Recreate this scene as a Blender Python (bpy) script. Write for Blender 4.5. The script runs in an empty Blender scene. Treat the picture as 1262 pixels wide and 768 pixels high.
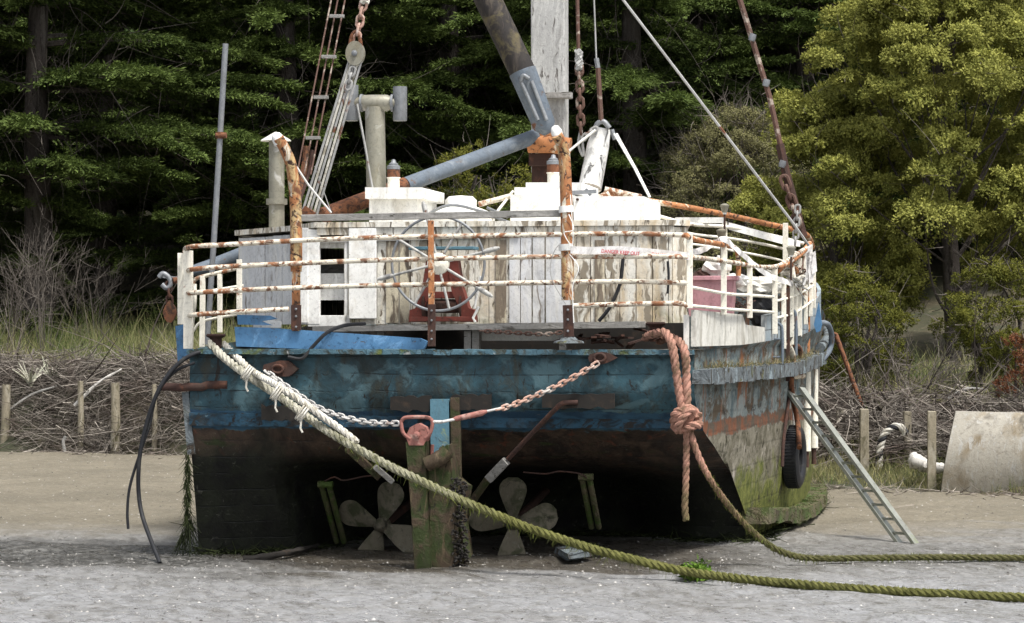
import bpy, math, random
import numpy as np
from mathutils import Vector, Matrix
from math import pi, sin, cos, radians

sc = bpy.context.scene
col = sc.collection
random.seed(7)
RNG = np.random.default_rng(11)

# ------------------------------------------------------------------ camera
F = 3175.0                      # focal length in photograph pixels (1262 wide)
CAMZ, CAMY, HZN = 2.3, -25.0, 400.0
cd = bpy.data.cameras.new("camera")
cam = bpy.data.objects.new("camera", cd); col.objects.link(cam)
cam.location = (0, CAMY, CAMZ); cam.rotation_euler = (pi/2, 0, 0)
cd.sensor_width = 36.0; cd.lens = 36.0*F/1262.0
cd.shift_y = (HZN-384.0)/1262.0
cd.clip_start = 0.5; cd.clip_end = 2000
sc.camera = cam

# ------------------------------------------------------------------ light
SUN_EL, SUN_AZ = radians(64), radians(140)     # azimuth clockwise from +Y : high, to the right and behind the camera
w = bpy.data.worlds.new("World"); sc.world = w; w.use_nodes = True
nt = w.node_tree; nt.nodes.clear()
sky = nt.nodes.new("ShaderNodeTexSky"); sky.sky_type = 'NISHITA'; sky.sun_disc = False
sky.sun_elevation = SUN_EL; sky.sun_rotation = SUN_AZ
sky.air_density = 1.0; sky.dust_density = 4.0; sky.ozone_density = 1.0
hs = nt.nodes.new("ShaderNodeHueSaturation"); hs.inputs['Saturation'].default_value = 0.35
bg = nt.nodes.new("ShaderNodeBackground"); bg.inputs[1].default_value = 0.125
wo = nt.nodes.new("ShaderNodeOutputWorld")
nt.links.new(sky.outputs[0], hs.inputs['Color']); nt.links.new(hs.outputs[0], bg.inputs[0]); nt.links.new(bg.outputs[0], wo.inputs[0])
sl = bpy.data.lights.new("sun", 'SUN'); so = bpy.data.objects.new("sun", sl); col.objects.link(so)
sl.energy = 2.5; sl.angle = radians(10); sl.color = (1.0, 0.965, 0.91)
sd = Vector((sin(SUN_AZ)*cos(SUN_EL), cos(SUN_AZ)*cos(SUN_EL), sin(SUN_EL)))
so.rotation_euler = sd.to_track_quat('Z', 'Y').to_euler(); so.location = (20, -20, 40)
sc.view_settings.view_transform = 'Standard'; sc.view_settings.look = 'None'
sc.view_settings.gamma = 1.0; sc.view_settings.use_curve_mapping = False
sc.view_settings.exposure = 0.78
sc.render.engine = 'CYCLES'
sc.cycles.max_bounces = 6; sc.cycles.diffuse_bounces = 3; sc.cycles.glossy_bounces = 2
sc.cycles.transmission_bounces = 3; sc.cycles.use_denoising = True

# ------------------------------------------------------------------ coordinates
OX, OY, TH = -0.72, 0.0, radians(10)
def W(px, py, D):
    """world point at depth D in front of the camera seen at photograph pixel px, py"""
    return Vector(((px-631)/F*D, CAMY+D, CAMZ+(HZN-py)/F*D))
def G(px, py, z=0.0):
    """world point on the level z seen at a pixel"""
    return W(px, py, (CAMZ-z)*F/(py-HZN))
def B(px, py, v):
    """boat-local point (starboard u, forward v, up z) on the plane v"""
    a = (px-631)/F
    D = (v + OX*sin(TH) + (OY-CAMY)*cos(TH))/(a*sin(TH)+cos(TH))
    x, y = a*D, CAMY+D
    dx, dy = x-OX, y-OY
    return Vector((dx*cos(TH)-dy*sin(TH), v, CAMZ+(HZN-py)/F*D))
def L2W(p):
    return Vector((OX+p[0]*cos(TH)+p[1]*sin(TH), OY-p[0]*sin(TH)+p[1]*cos(TH), p[2]))
def BS(pts): return [B(p[0], p[1], hv(p[0]) if p[2] == 'h' else p[2]) for p in pts]
def side_u(v): return float(np.interp(v, [0, 1, 2, 4, 6, 8, 10, 12, 14, 15.2], [2.5, 2.66, 2.80, 3.05, 3.25, 3.27, 3.0, 2.35, 1.1, .02]))
def hv(px, off=.05):
    """how far forward the starboard side stands at a pixel column"""
    v = 0.0
    while v < 8.5:
        x = L2W((side_u(v)+off, v, 0))
        if 631+F*x.x/(x.y-CAMY) >= px: break
        v += .05
    return v
def BW(px, py, v): return L2W(B(px, py, v))

# ------------------------------------------------------------------ mesh helpers
def catmull(pts, n=6):
    P = [Vector(p) for p in pts]
    if len(P) < 3: return P
    Q = [P[0]*2-P[1]]+P+[P[-1]*2-P[-2]]
    out = []
    for i in range(1, len(Q)-2):
        p0, p1, p2, p3 = Q[i-1:i+3]
        for k in range(n):
            t = k/n
            out.append(0.5*((2*p1)+(p2-p0)*t+(2*p0-5*p1+4*p2-p3)*t*t+(3*p1-p0-3*p2+p3)*t**3))
    out.append(P[-1]); return out
def resample(pts, step):
    P = [Vector(p) for p in pts]; out = [P[0].copy()]; acc = 0
    for a, b in zip(P, P[1:]):
        d = (b-a).length
        if d < 1e-9: continue
        t = step-acc
        while t <= d: out.append(a.lerp(b, t/d)); t += step
        acc = (acc+d) % step
    return out
def frames(P):
    n = len(P); T = []
    for i in range(n):
        t = P[min(i+1, n-1)]-P[max(i-1, 0)]
        T.append(t.normalized() if t.length > 1e-9 else Vector((0, 0, 1)))
    ref = Vector((0, 0, 1)) if abs(T[0].z) < .9 else Vector((0, 1, 0))
    N = [(ref-T[0]*ref.dot(T[0])).normalized()]
    for i in range(1, n):
        v = N[-1]-T[i]*N[-1].dot(T[i])
        N.append(v.normalized() if v.length > 1e-6 else N[-1])
    return T, N, [T[i].cross(N[i]) for i in range(n)]
class MB:
    def __init__(s): s.v = []; s.f = []; s.m = []; s.sm = []
    def add(s, V, Fc, smooth=False, mi=0):
        o = len(s.v); s.v += [tuple(p) for p in V]
        for f in Fc: s.f.append([i+o for i in f]); s.m.append(mi); s.sm.append(smooth)
    def tube(s, pts, r, n=10, cap=True, closed=False, mi=0, flat=1.0):
        P = [Vector(p) for p in pts]; k = len(P)
        R = r if isinstance(r, (list, tuple)) else [r]*k
        if closed:
            T = [(P[(i+1) % k]-P[i-1]).normalized() for i in range(k)]
            c = sum(P, Vector())/k; nn = Vector((0, 0, 0))
            for i in range(k): nn += (P[i]-c).cross(P[(i+1) % k]-c)
            nn.normalize(); Bn = [nn]*k; N = [nn.cross(t).normalized() for t in T]
        else: T, N, Bn = frames(P)
        V = []; Fc = []
        for i in range(k):
            for j in range(n):
                a = 2*pi*j/n; V.append(P[i]+N[i]*(cos(a)*R[i]*flat)+Bn[i]*(sin(a)*R[i]))
        for i in range(k if closed else k-1):
            i2 = (i+1) % k
            for j in range(n):
                j2 = (j+1) % n; Fc.append((i*n+j, i*n+j2, i2*n+j2, i2*n+j))
        s.add(V, Fc, True, mi)
        if cap and not closed:
            s.add(V[:n], [tuple(range(n))[::-1]], False, mi); s.add(V[-n:], [tuple(range(n))], False, mi)
    def beam(s, a, b, w, h, up=(0, 0, 1), mi=0, w2=None, h2=None):
        """bar from a to b, width w (sideways) and height h (along up)"""
        a = Vector(a); b = Vector(b); t = (b-a).normalized(); up = Vector(up)
        if abs(t.dot(up)) > .98: up = Vector((0, 1, 0))
        sd = t.cross(up).normalized(); u = sd.cross(t).normalized()
        w2 = w if w2 is None else w2; h2 = h if h2 is None else h2
        V = []
        for p, ww, hh in ((a, w, h), (b, w2, h2)):
            for sx, sz in ((-1, -1), (1, -1), (1, 1), (-1, 1)): V.append(p+sd*sx*ww/2+u*sz*hh/2)
        s.add(V, [(3, 2, 1, 0), (4, 5, 6, 7), (0, 1, 5, 4), (1, 2, 6, 5), (2, 3, 7, 6), (3, 0, 4, 7)], False, mi)
    def box(s, c, d, rz=0, mi=0):
        c = Vector(c); R = Matrix.Rotation(rz, 3, 'Z')
        V = [c+R @ Vector((sx*d[0]/2, sy*d[1]/2, sz*d[2]/2)) for sz in (-1, 1) for sx, sy in ((-1, -1), (1, -1), (1, 1), (-1, 1))]
        s.add(V, [(3, 2, 1, 0), (4, 5, 6, 7), (0, 1, 5, 4), (1, 2, 6, 5), (2, 3, 7, 6), (3, 0, 4, 7)], False, mi)
    def prism(s, outline, axis, smooth=False, mi=0):
        """closed outline (3D points) extruded by the vector axis"""
        n = len(outline); A = [Vector(p) for p in outline]; ax = Vector(axis)
        V = A+[p+ax for p in A]
        s.add(V, [tuple(range(n))[::-1], tuple(range(n, 2*n))], False, mi)
        s.add(V, [(i, (i+1) % n, n+(i+1) % n, n+i) for i in range(n)], smooth, mi)
    def lathe(s, base, axis, prof, n=20, mi=0, smooth=True):
        ax = Vector(axis).normalized(); base = Vector(base)
        ref = Vector((0, 0, 1)) if abs(ax.z) < .9 else Vector((1, 0, 0))
        x = (ref-ax*ref.dot(ax)).normalized(); y = ax.cross(x)
        V = []; Fc = []
        for r, h in prof:
            for j in range(n):
                a = 2*pi*j/n; V.append(base+ax*h+x*cos(a)*max(r, 1e-4)+y*sin(a)*max(r, 1e-4))
        for i in range(len(prof)-1):
            for j in range(n):
                j2 = (j+1) % n; Fc.append((i*n+j, i*n+j2, (i+1)*n+j2, (i+1)*n+j))
        s.add(V, Fc, smooth, mi)
        s.add(V[:n], [tuple(range(n))[::-1]], False, mi); s.add(V[-n:], [tuple(range(n))], False, mi)
    def rope(s, pts, R, strands=3, pitch=.22, step=.03, n=6, mi=0, wob=.0, mis=None):
        P = resample(pts, step); T, N, Bn = frames(P)
        for q in range(strands):
            Q = []
            for i, p in enumerate(P):
                a = 2*pi*(i*step/pitch+q/strands)
                rr = R*.5*(1+wob*sin(i*.7+q*2))
                Q.append(p+N[i]*cos(a)*rr+Bn[i]*sin(a)*rr)
            s.tube(Q, R*.56, n=n, mi=mis[q] if mis else mi)
    def chain(s, pts, link=.07, r=.009, wid=.022, n=6, mi=0):
        P = resample(pts, link*.72); T, N, Bn = frames(P)
        for i in range(len(P)):
            c = P[i]; t = T[i]; side = N[i] if i % 2 else Bn[i]
            L = link/2-wid; loop = []
            for k in range(12):
                a = 2*pi*k/12; e = L if cos(a) > 0 else -L
                loop.append(c+t*(cos(a)*wid+e)+side*sin(a)*wid)
            s.tube(loop, r, n=n, closed=True, mi=mi)
    def jitter(s, a):
        s.v = [(x+random.uniform(-a, a), y+random.uniform(-a, a), z+random.uniform(-a, a)) for x, y, z in s.v]; return s
    def build(s, name, mats, parent=None, bevel=0, weld=False):
        me = bpy.data.meshes.new(name); me.from_pydata(s.v, [], s.f)
        if not isinstance(mats, (list, tuple)): mats = [mats]
        for m in mats: me.materials.append(m)
        me.polygons.foreach_set('material_index', s.m); me.polygons.foreach_set('use_smooth', s.sm)
        me.update()
        if any(s.sm): me.set_sharp_from_angle(angle=radians(50))
        o = bpy.data.objects.new(name, me); col.objects.link(o); o.parent = parent
        if weld: o.modifiers.new('weld', 'WELD').merge_threshold = 1e-4
        if bevel:
            b = o.modifiers.new('bevel', 'BEVEL'); b.width = bevel; b.segments = 2; b.limit_method = 'ANGLE'; b.angle_limit = radians(40)
        return o
def empty(name, loc, rz=0):
    o = bpy.data.objects.new(name, None); col.objects.link(o); o.location = loc; o.rotation_euler = (0, 0, rz); o.empty_display_size = .2
    return o
def tag(o, label=None, cat=None, group=None, kind=None):
    if label: o['label'] = label
    if cat: o['category'] = cat
    if group: o['group'] = group
    if kind: o['kind'] = kind
    return o
def npmesh(name, V, Q, mats, parent=None, tint=None, smooth=False):
    """big quad mesh from numpy arrays; tint is one value per face"""
    me = bpy.data.meshes.new(name); n = len(Q); k = Q.shape[1]
    me.vertices.add(len(V)); me.vertices.foreach_set('co', V.astype(np.float32).ravel())
    me.loops.add(n*k); me.loops.foreach_set('vertex_index', Q.astype(np.int32).ravel())
    me.polygons.add(n); me.polygons.foreach_set('loop_start', (np.arange(n)*k).astype(np.int32))
    me.polygons.foreach_set('use_smooth', np.full(n, smooth))
    me.materials.append(mats); me.update(calc_edges=True)
    if tint is not None:
        at = me.attributes.new('tint', 'FLOAT', 'FACE'); at.data.foreach_set('value', tint.astype(np.float32))
    o = bpy.data.objects.new(name, me); col.objects.link(o); o.parent = parent
    return o
def unit(a): return a/np.maximum(np.linalg.norm(a, axis=-1, keepdims=True), 1e-9)
def leaf_arrays(C, Dr, Ln, Wd, rng, up=None):
    """one diamond leaf for each centre: arrays of verts and quads"""
    n = len(C); Dr = unit(Dr); s = unit(np.cross(Dr, rng.normal(size=(n, 3)) if up is None else up))
    Ln = np.broadcast_to(Ln, (n,))[:, None]; Wd = np.broadcast_to(Wd, (n,))[:, None]
    nrm = np.cross(Dr, s)
    V = np.stack([C, C+Dr*Ln*.5+s*Wd*.5+nrm*Wd*.15, C+Dr*Ln, C+Dr*Ln*.5-s*Wd*.5+nrm*Wd*.15], 1).reshape(-1, 3)
    return V, np.arange(4*n).reshape(n, 4)
def stick_arrays(P0, Dr, Ln, R0, rng, bend=.25, seg=3, droop=0.0, taper=.25):
    """curved three-sided twigs"""
    n = len(P0); Dr = unit(Dr); Ln = np.broadcast_to(Ln, (n,)).astype(float); R0 = np.broadcast_to(R0, (n,)).astype(float)
    b = unit(rng.normal(size=(n, 3)))*bend; s1 = unit(np.cross(Dr, rng.normal(size=(n, 3)))); s2 = np.cross(Dr, s1)
    rings = []
    for i in range(seg+1):
        t = i/seg
        c = P0+Dr*(Ln*t)[:, None]+b*(Ln*t*t)[:, None]; c[:, 2] -= droop*Ln*t*t
        r = (R0*(1-(1-taper)*t))[:, None]
        for k in range(3):
            a = 2*pi*k/3; rings.append(c+(s1*cos(a)+s2*sin(a))*r)
    V = np.stack(rings, 1); m = 3*(seg+1)
    q = []
    for i in range(seg):
        for k in range(3): q.append((i*3+k, i*3+(k+1) % 3, (i+1)*3+(k+1) % 3, (i+1)*3+k))
    Q = (np.arange(n)[:, None, None]*m+np.array(q)[None]).reshape(-1, 4)
    return V.reshape(-1, 3), Q, 3*seg
def join_arrays(parts):
    V = []; Q = []; T = []; o = 0
    for v, q, t in parts: V.append(v); Q.append(q+o); T.append(t); o += len(v)
    return np.concatenate(V), np.concatenate(Q), np.concatenate(T)

# ------------------------------------------------------------------ materials
class NT:
    def __init__(s, name):
        s.mat = bpy.data.materials.new(name); s.mat.use_nodes = True; s.t = s.mat.node_tree; s.t.nodes.clear()
        s.out = s.n('ShaderNodeOutputMaterial'); s.p = s.n('ShaderNodeBsdfPrincipled'); s.l(s.p.outputs[0], s.out.inputs[0])
        s.tc = s.n('ShaderNodeTexCoord'); s.obj = s.tc.outputs['Object']; s._xyz = None
    def n(s, t, **k):
        nd = s.t.nodes.new(t)
        for a, b in k.items(): setattr(nd, a, b)
        return nd
    def l(s, a, b): s.t.links.new(a, b)
    def put(s, v, sock):
        if isinstance(v, bpy.types.NodeSocket): s.l(v, sock)
        elif isinstance(v, (tuple, list)) and len(v) == 3 and sock.type == 'RGBA': sock.default_value = (*v, 1)
        else: sock.default_value = v
    def warped(s):
        # coordinates pushed about by two coarse noises, so that no lattice of the noise shows
        if 'wp' in s.__dict__: return s.wp
        v = s.obj
        for sc_, amp in ((1.37, .16), (7.3, .07)):
            nz = s.n('ShaderNodeTexNoise'); nz.inputs['Scale'].default_value = sc_; nz.inputs['Detail'].default_value = 1; s.l(s.obj, nz.inputs['Vector'])
            m = s.n('ShaderNodeVectorMath', operation='MULTIPLY_ADD'); s.l(nz.outputs['Color'], m.inputs[0]); m.inputs[1].default_value = (amp,)*3; s.l(v, m.inputs[2]); v = m.outputs[0]
        s.wp = v; return v
    def math(s, op, a, b=0.0, c=0.0, clamp=False):
        m = s.n('ShaderNodeMath', operation=op, use_clamp=clamp)
        s.put(a, m.inputs[0]); s.put(b, m.inputs[1]); s.put(c, m.inputs[2]); return m.outputs[0]
    def ramp(s, v, lo, hi, a=0.0, b=1.0):
        m = s.n('ShaderNodeMapRange'); m.clamp = True
        s.put(v, m.inputs[0]); m.inputs[1].default_value = lo; m.inputs[2].default_value = hi
        m.inputs[3].default_value = a; m.inputs[4].default_value = b; return m.outputs[0]
    def noise(s, scale, detail=5, rough=.6, dist=0, vec=None):
        mp = s.n('ShaderNodeMapping'); sc_ = scale if isinstance(scale, (tuple, list)) else (scale,)*3
        k = s.__dict__.setdefault('nk', 0); s.nk += 1
        mp.inputs['Scale'].default_value = sc_; mp.inputs['Location'].default_value = (k*3.71+.37, k*5.13+.71, k*2.29+.53)
        rot = s.n('ShaderNodeVectorRotate', rotation_type='EULER_XYZ'); iso = max(sc_)/min(sc_) < 3.2
        rot.inputs['Rotation'].default_value = (.61+k*.37, .83-k*.29, .55+k*.83) if iso else (.035, -.045, .55+k*.83)
        s.l(vec or s.warped(), rot.inputs['Vector']); s.l(rot.outputs[0], mp.inputs[0]); dist = dist or .55
        nz = s.n('ShaderNodeTexNoise'); nz.inputs['Scale'].default_value = 1; nz.inputs['Detail'].default_value = detail
        nz.inputs['Roughness'].default_value = rough; nz.inputs['Distortion'].default_value = dist
        s.l(mp.outputs[0], nz.inputs['Vector']); return nz.outputs[0]
    def xyz(s, i):
        if s._xyz is None: s._xyz = s.n('ShaderNodeSeparateXYZ'); s.l(s.obj, s._xyz.inputs[0])
        return s._xyz.outputs[i]
    def mix(s, f, a, b, mode='MIX'):
        m = s.n('ShaderNodeMix', data_type='RGBA', blend_type=mode)
        s.put(f, m.inputs[0]); s.put(a, m.inputs[6]); s.put(b, m.inputs[7]); return m.outputs[2]
    def bump(s, h, strength=.3, dist=.01):
        b = s.n('ShaderNodeBump'); b.inputs['Strength'].default_value = strength; b.inputs['Distance'].default_value = dist
        s.put(h, b.inputs['Height']); s.l(b.outputs[0], s.p.inputs['Normal'])
    def fin(s, c, rough=.7, metal=0.0, spec=.3):
        s.put(c, s.p.inputs['Base Color']); s.put(rough, s.p.inputs['Roughness']); s.p.inputs['Metallic'].default_value = metal
        s.p.inputs['Specular IOR Level'].default_value = spec; return s.mat
def wmat(name, base, layers=(), rough=.75, metal=0.0, bump=.3, bs=25, bd=.006, seams=None, spec=.3, tone=.25, grit=.55):
    """weathered surface. layers: (colour, scale, lo, hi[, (axis, a, b)]) patches where noise > lo..hi, limited along an axis.
    seams: (axis, pitch, width, dark colour, plank tone variation)"""
    t = NT(name)
    c = t.mix(t.ramp(t.noise(3.1, 6), .3, .7), base, tuple(min(1, x*(1+tone)) for x in base))
    h = t.noise(bs, 6, .65)
    for k, ly in enumerate(layers):
        f = t.ramp(t.noise(ly[1], 7, .62, vec=None), ly[2], ly[3])
        if len(ly) > 4 and ly[4]:
            ax, a, b = ly[4]
            pos = t.math('ADD', t.xyz(ax), t.ramp(t.noise((6, 6, 2.5), 5), .2, .8, -.06, .06))
            f = t.math('MULTIPLY', f, t.ramp(pos, a, b))
        c = t.mix(f, c, ly[0])
        h = t.math('SUBTRACT', h, t.math('MULTIPLY', f, .35))
    c = t.mix(t.ramp(t.noise((33, 33, 21), 6, .75), .50, .72, 0, grit), c, tuple(x*.4 for x in base))
    c = t.mix(t.ramp(t.noise((5, 5, 1.5), 7, .75), .50, .72, 0, grit*.8), c, (.07, .06, .045))
    if seams:
        ax, pitch, wd, dk, var = seams
        q = t.math('DIVIDE', t.math('ADD', t.xyz(ax), t.ramp(t.noise(1.7, 3), .3, .7, -.008, .008)), pitch)
        fr = t.math('FRACT', q); fl = t.math('FLOOR', q)
        wn = t.n('ShaderNodeTexWhiteNoise', noise_dimensions='1D'); t.l(fl, wn.inputs['W'])
        c = t.mix(1.0, c, t.ramp(wn.outputs[0], 0, 1, 1-var, 1+var*.4), 'MULTIPLY')
        sm = t.ramp(t.math('ABSOLUTE', t.math('SUBTRACT', fr, .5)), .5-1.3*wd/pitch, .5, 0, .75)
        brk = t.ramp(t.noise(4.3, 4), .35, .55)
        sm = t.math('MULTIPLY', sm, brk)
        c = t.mix(sm, c, dk); h = t.math('SUBTRACT', h, sm)
    t.bump(h, bump, bd)
    return t.fin(c, rough, metal, spec)
def leafmat(name, c1, c2, transl=.25, clump=1.2, dead=None):
    t = NT(name)
    at = t.n('ShaderNodeAttribute', attribute_name='tint')
    c = t.mix(at.outputs['Fac'], c1, c2)
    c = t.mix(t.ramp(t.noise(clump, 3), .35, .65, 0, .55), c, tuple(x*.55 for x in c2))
    if dead: c = t.mix(t.ramp(t.noise(.55, 4), .56, .68, 0, .8), c, dead)
    t.put(c, t.p.inputs['Base Color']); t.p.inputs['Roughness'].default_value = .75; t.p.inputs['Specular IOR Level'].default_value = .15
    tr = t.n('ShaderNodeBsdfTranslucent'); t.put(c, tr.inputs[0])
    mx = t.n('ShaderNodeMixShader'); mx.inputs[0].default_value = transl
    t.l(t.p.outputs[0], mx.inputs[1]); t.l(tr.outputs[0], mx.inputs[2]); t.l(mx.outputs[0], t.out.inputs[0])
    return t.mat
def tintmat(name, c1, c2, rough=.85, extra=None):
    t = NT(name); at = t.n('ShaderNodeAttribute', attribute_name='tint')
    c = t.mix(at.outputs['Fac'], c1, c2)
    if extra: c = t.mix(t.ramp(t.noise(1.3, 3), .5, .65, 0, .7), c, extra)
    return t.fin(c, rough, 0, .2)

RUST = (.15, .062, .032); RUSTD = (.05, .027, .02); RUSTO = (.27, .115, .052)
M = {}
M['white'] = wmat('white_paint', (.72, .71, .66), [((.5, .46, .36), (5, 5, 1.2), .5, .75), ((.3, .25, .18), (18, 18, 5), .66, .72)], seams=None, bump=.25)
M['cabin'] = wmat('peeling_cabin_paint', (.70, .68, .61),
    [((.58, .46, .29), (4.5, 4.5, .6), .47, .68), ((.28, .24, .18), (10, 10, 1.1), .54, .60), ((.12, .095, .07), (18, 18, 2.6), .585, .63),
     ((.36, .17, .07), (9, 9, .8), .67, .78), ((.2, .2, .07), (4, 4, 2), .5, .7, (2, 2.55, 2.3))], bump=.5, bd=.008)
M['cabin_grey'] = wmat('grey_primed_boards', (.56, .57, .58),
    [((.70, .70, .68), (7, 7, .8), .5, .6), ((.24, .21, .18), (14, 14, 1.6), .6, .66), ((.36, .28, .18), (5, 5, .6), .62, .75)], bump=.45, bd=.006)
M['panel'] = wmat('white_panel', (.78, .78, .75), [((.55, .50, .40), (3, 3, 2), .55, .8), ((.25, .2, .15), (20, 20, 12), .68, .72)], bump=.15)
M['rail'] = wmat('rusty_cream_paint', (.66, .61, .50), [(RUSTO, (6, 6, 9), .50, .58), (RUST, (15, 15, 20), .55, .61), (RUSTD, (24, 24, 24), .6, .66)], bump=.5, bs=60, bd=.004)
M['rail_white'] = wmat('cream_rail_paint', (.76, .73, .63), [(RUSTO, (6, 6, 3), .62, .70), (RUSTD, (28, 28, 28), .66, .7)], bump=.3, bs=60, bd=.003)
M['railrust'] = wmat('flaking_rust_rail', (.40, .17, .07), [((.70, .62, .48), (7, 7, 7), .55, .62), (RUSTD, (16, 16, 16), .53, .62)], bump=.6, bs=60, bd=.004)
M['rust'] = wmat('rust', RUST, [(RUSTO, 11, .52, .65), (RUSTD, 19, .48, .6)], bump=.6, bs=50, bd=.004, rough=.9)
M['rustdark'] = wmat('dark_rust', (.05, .028, .023), [((.11, .05, .033), 9, .5, .68)], bump=.5, rough=.9)
M['davit'] = wmat('rust_streaked_davit', (.36, .155, .065), [((.55, .40, .20), (9, 9, 2.2), .48, .58), (RUSTD, (19, 19, 6), .53, .60), ((.70, .64, .52), (13, 13, 3), .56, .62), (RUST, (7, 7, 3), .55, .65)], bump=.6, bd=.005)
M['redpaint'] = wmat('red_oxide_paint', (.15, .038, .028), [(RUSTD, 9, .55, .65), ((.35, .11, .07), 20, .6, .7)], bump=.3)
M['timber'] = wmat('grey_timber', (.24, .235, .22), [((.36, .35, .33), (4, 4, 30), .5, .6), ((.08, .075, .065), (3, 30, 30), .6, .66)], bump=.6, bd=.006)
M['mast'] = wmat('weathered_mast', (.36, .36, .35), [((.52, .52, .50), (16, 16, 1.5), .48, .6), ((.12, .11, .10), (22, 22, 2.2), .6, .66)], bump=.6, bd=.006)
M['steel'] = wmat('galvanised_steel', (.20, .212, .225), [((.28, .29, .30), (5, 5, 3), .5, .65), (RUST, 8, .68, .74)], rough=.5, metal=.3, bump=.15)
M['flue'] = wmat('stained_flue', (.27, .26, .21), [((.25, .22, .15), (6, 6, 1.2), .5, .68), ((.55, .54, .5), (4, 4, 6), .6, .7)], rough=.5, metal=.35, bump=.2)
M['bluegrey'] = wmat('blue_grey_spar', (.115, .14, .17), [((.13, .10, .09), (8, 8, 8), .62, .68), ((.19, .215, .24), (5, 5, 5), .55, .65), (RUST, 5, .63, .70)], bump=.3)
M['boomdark'] = wmat('dark_boom', (.024, .021, .020), [((.075, .062, .05), (9, 9, 1.5), .52, .62), ((.12, .10, .05), (5, 5, 2), .55, .7)], bump=.4)
M['blue'] = wmat('flaking_blue_paint', (.075, .185, .335), [((.03, .09, .17), (4, 14, 14), .60, .66), ((.10, .08, .06), (7, 18, 18), .63, .68), ((.16, .33, .55), (3, 8, 8), .55, .65)], bump=.45)
M['palewood'] = wmat('pale_blue_timber', (.085, .18, .23), [((.36, .40, .38), (9, 9, 4), .6, .66), ((.06, .05, .04), (15, 15, 6), .62, .67), ((.25, .30, .12), 5, .62, .72)], bump=.4)
M['mosswood'] = wmat('mossy_timber', (.060, .042, .026), [((.032, .046, .012), (6, 6, 2.2), .42, .58), ((.13, .095, .055), (12, 12, 1.5), .56, .66), ((.02, .018, .012), (16, 16, 3), .6, .66)], bump=.8, bd=.012)
M['prop'] = wmat('fouled_propeller', (.14, .125, .09), [((.055, .06, .03), 6, .48, .62), ((.22, .20, .16), 18, .6, .68), ((.03, .028, .02), 5, .6, .68)], bump=.6, bd=.006)
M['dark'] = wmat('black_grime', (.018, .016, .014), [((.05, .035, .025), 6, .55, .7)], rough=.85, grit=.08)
M['rubber'] = wmat('black_rubber', (.016, .017, .02), [((.04, .04, .038), 7, .55, .7)], rough=.6, bump=.2, grit=.1)
M['white_rope'] = wmat('white_rope', (.55, .53, .47), [((.32, .29, .22), 9, .5, .65), ((.16, .17, .06), 4, .62, .75)], bump=.6, bs=90)
M['wire'] = wmat('old_wire', (.33, .33, .32), [(RUST, 6, .58, .66)], rough=.6)
M['wirerust'] = wmat('rusted_wire', (.10, .055, .042), [((.36, .30, .25), 7, .55, .63)], rough=.8)
M['chainw'] = wmat('galvanised_chain', (.5, .49, .47), [(RUST, 6, .58, .68)], rough=.6)
M['chainr'] = wmat('rusting_chain', (.44, .28, .22), [((.55, .52, .48), 5, .5, .6), (RUST, 9, .55, .66)], rough=.7)
M['pinkrust'] = wmat('faded_red_iron', (.28, .12, .10), [(RUSTD, 12, .55, .65), ((.42, .26, .22), 8, .55, .65)], rough=.8)
M['alu'] = wmat('dull_aluminium', (.30, .31, .27), [((.22, .24, .14), (6, 6, 2), .5, .7, (2, .7, 0)), ((.33, .33, .31), 12, .55, .65)], rough=.45, metal=.5)
M['pink'] = wmat('pink_plastic', (.50, .27, .30), [((.40, .20, .23), (5, 5, 2), .5, .7)], rough=.5, bump=.1)
M['bulwark'] = wmat('worn_white_bulwark', (.58, .57, .52), [((.36, .34, .29), (4, 4, 1), .5, .65), ((.16, .14, .11), (12, 12, 2.5), .6, .66), ((.28, .13, .06), (7, 7, 1), .68, .75)],
    seams=None, bump=.5, bd=.006)
M['bulgrey'] = wmat('worn_blue_grey_bulwark', (.25, .30, .33), [((.45, .46, .44), (5, 5, 1.4), .5, .62), ((.10, .08, .06), (9, 9, 2), .58, .66)],
    seams=(2, .16, .008, (.03, .03, .03), .15), bump=.5)
M['strake'] = wmat('rotten_strake', (.13, .15, .16), [((.28, .34, .37), (4, 4, 6), .54, .62), ((.05, .04, .03), (5, 5, 9), .52, .62), ((.12, .12, .03), 5, .6, .7)], bump=1.0, bs=14, bd=.03)
M['mossledge'] = wmat('mossy_ledge', (.10, .085, .05), [((.06, .10, .02), 4, .42, .6), ((.2, .17, .11), 9, .58, .68)], bump=1.0, bs=14, bd=.03)
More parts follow.
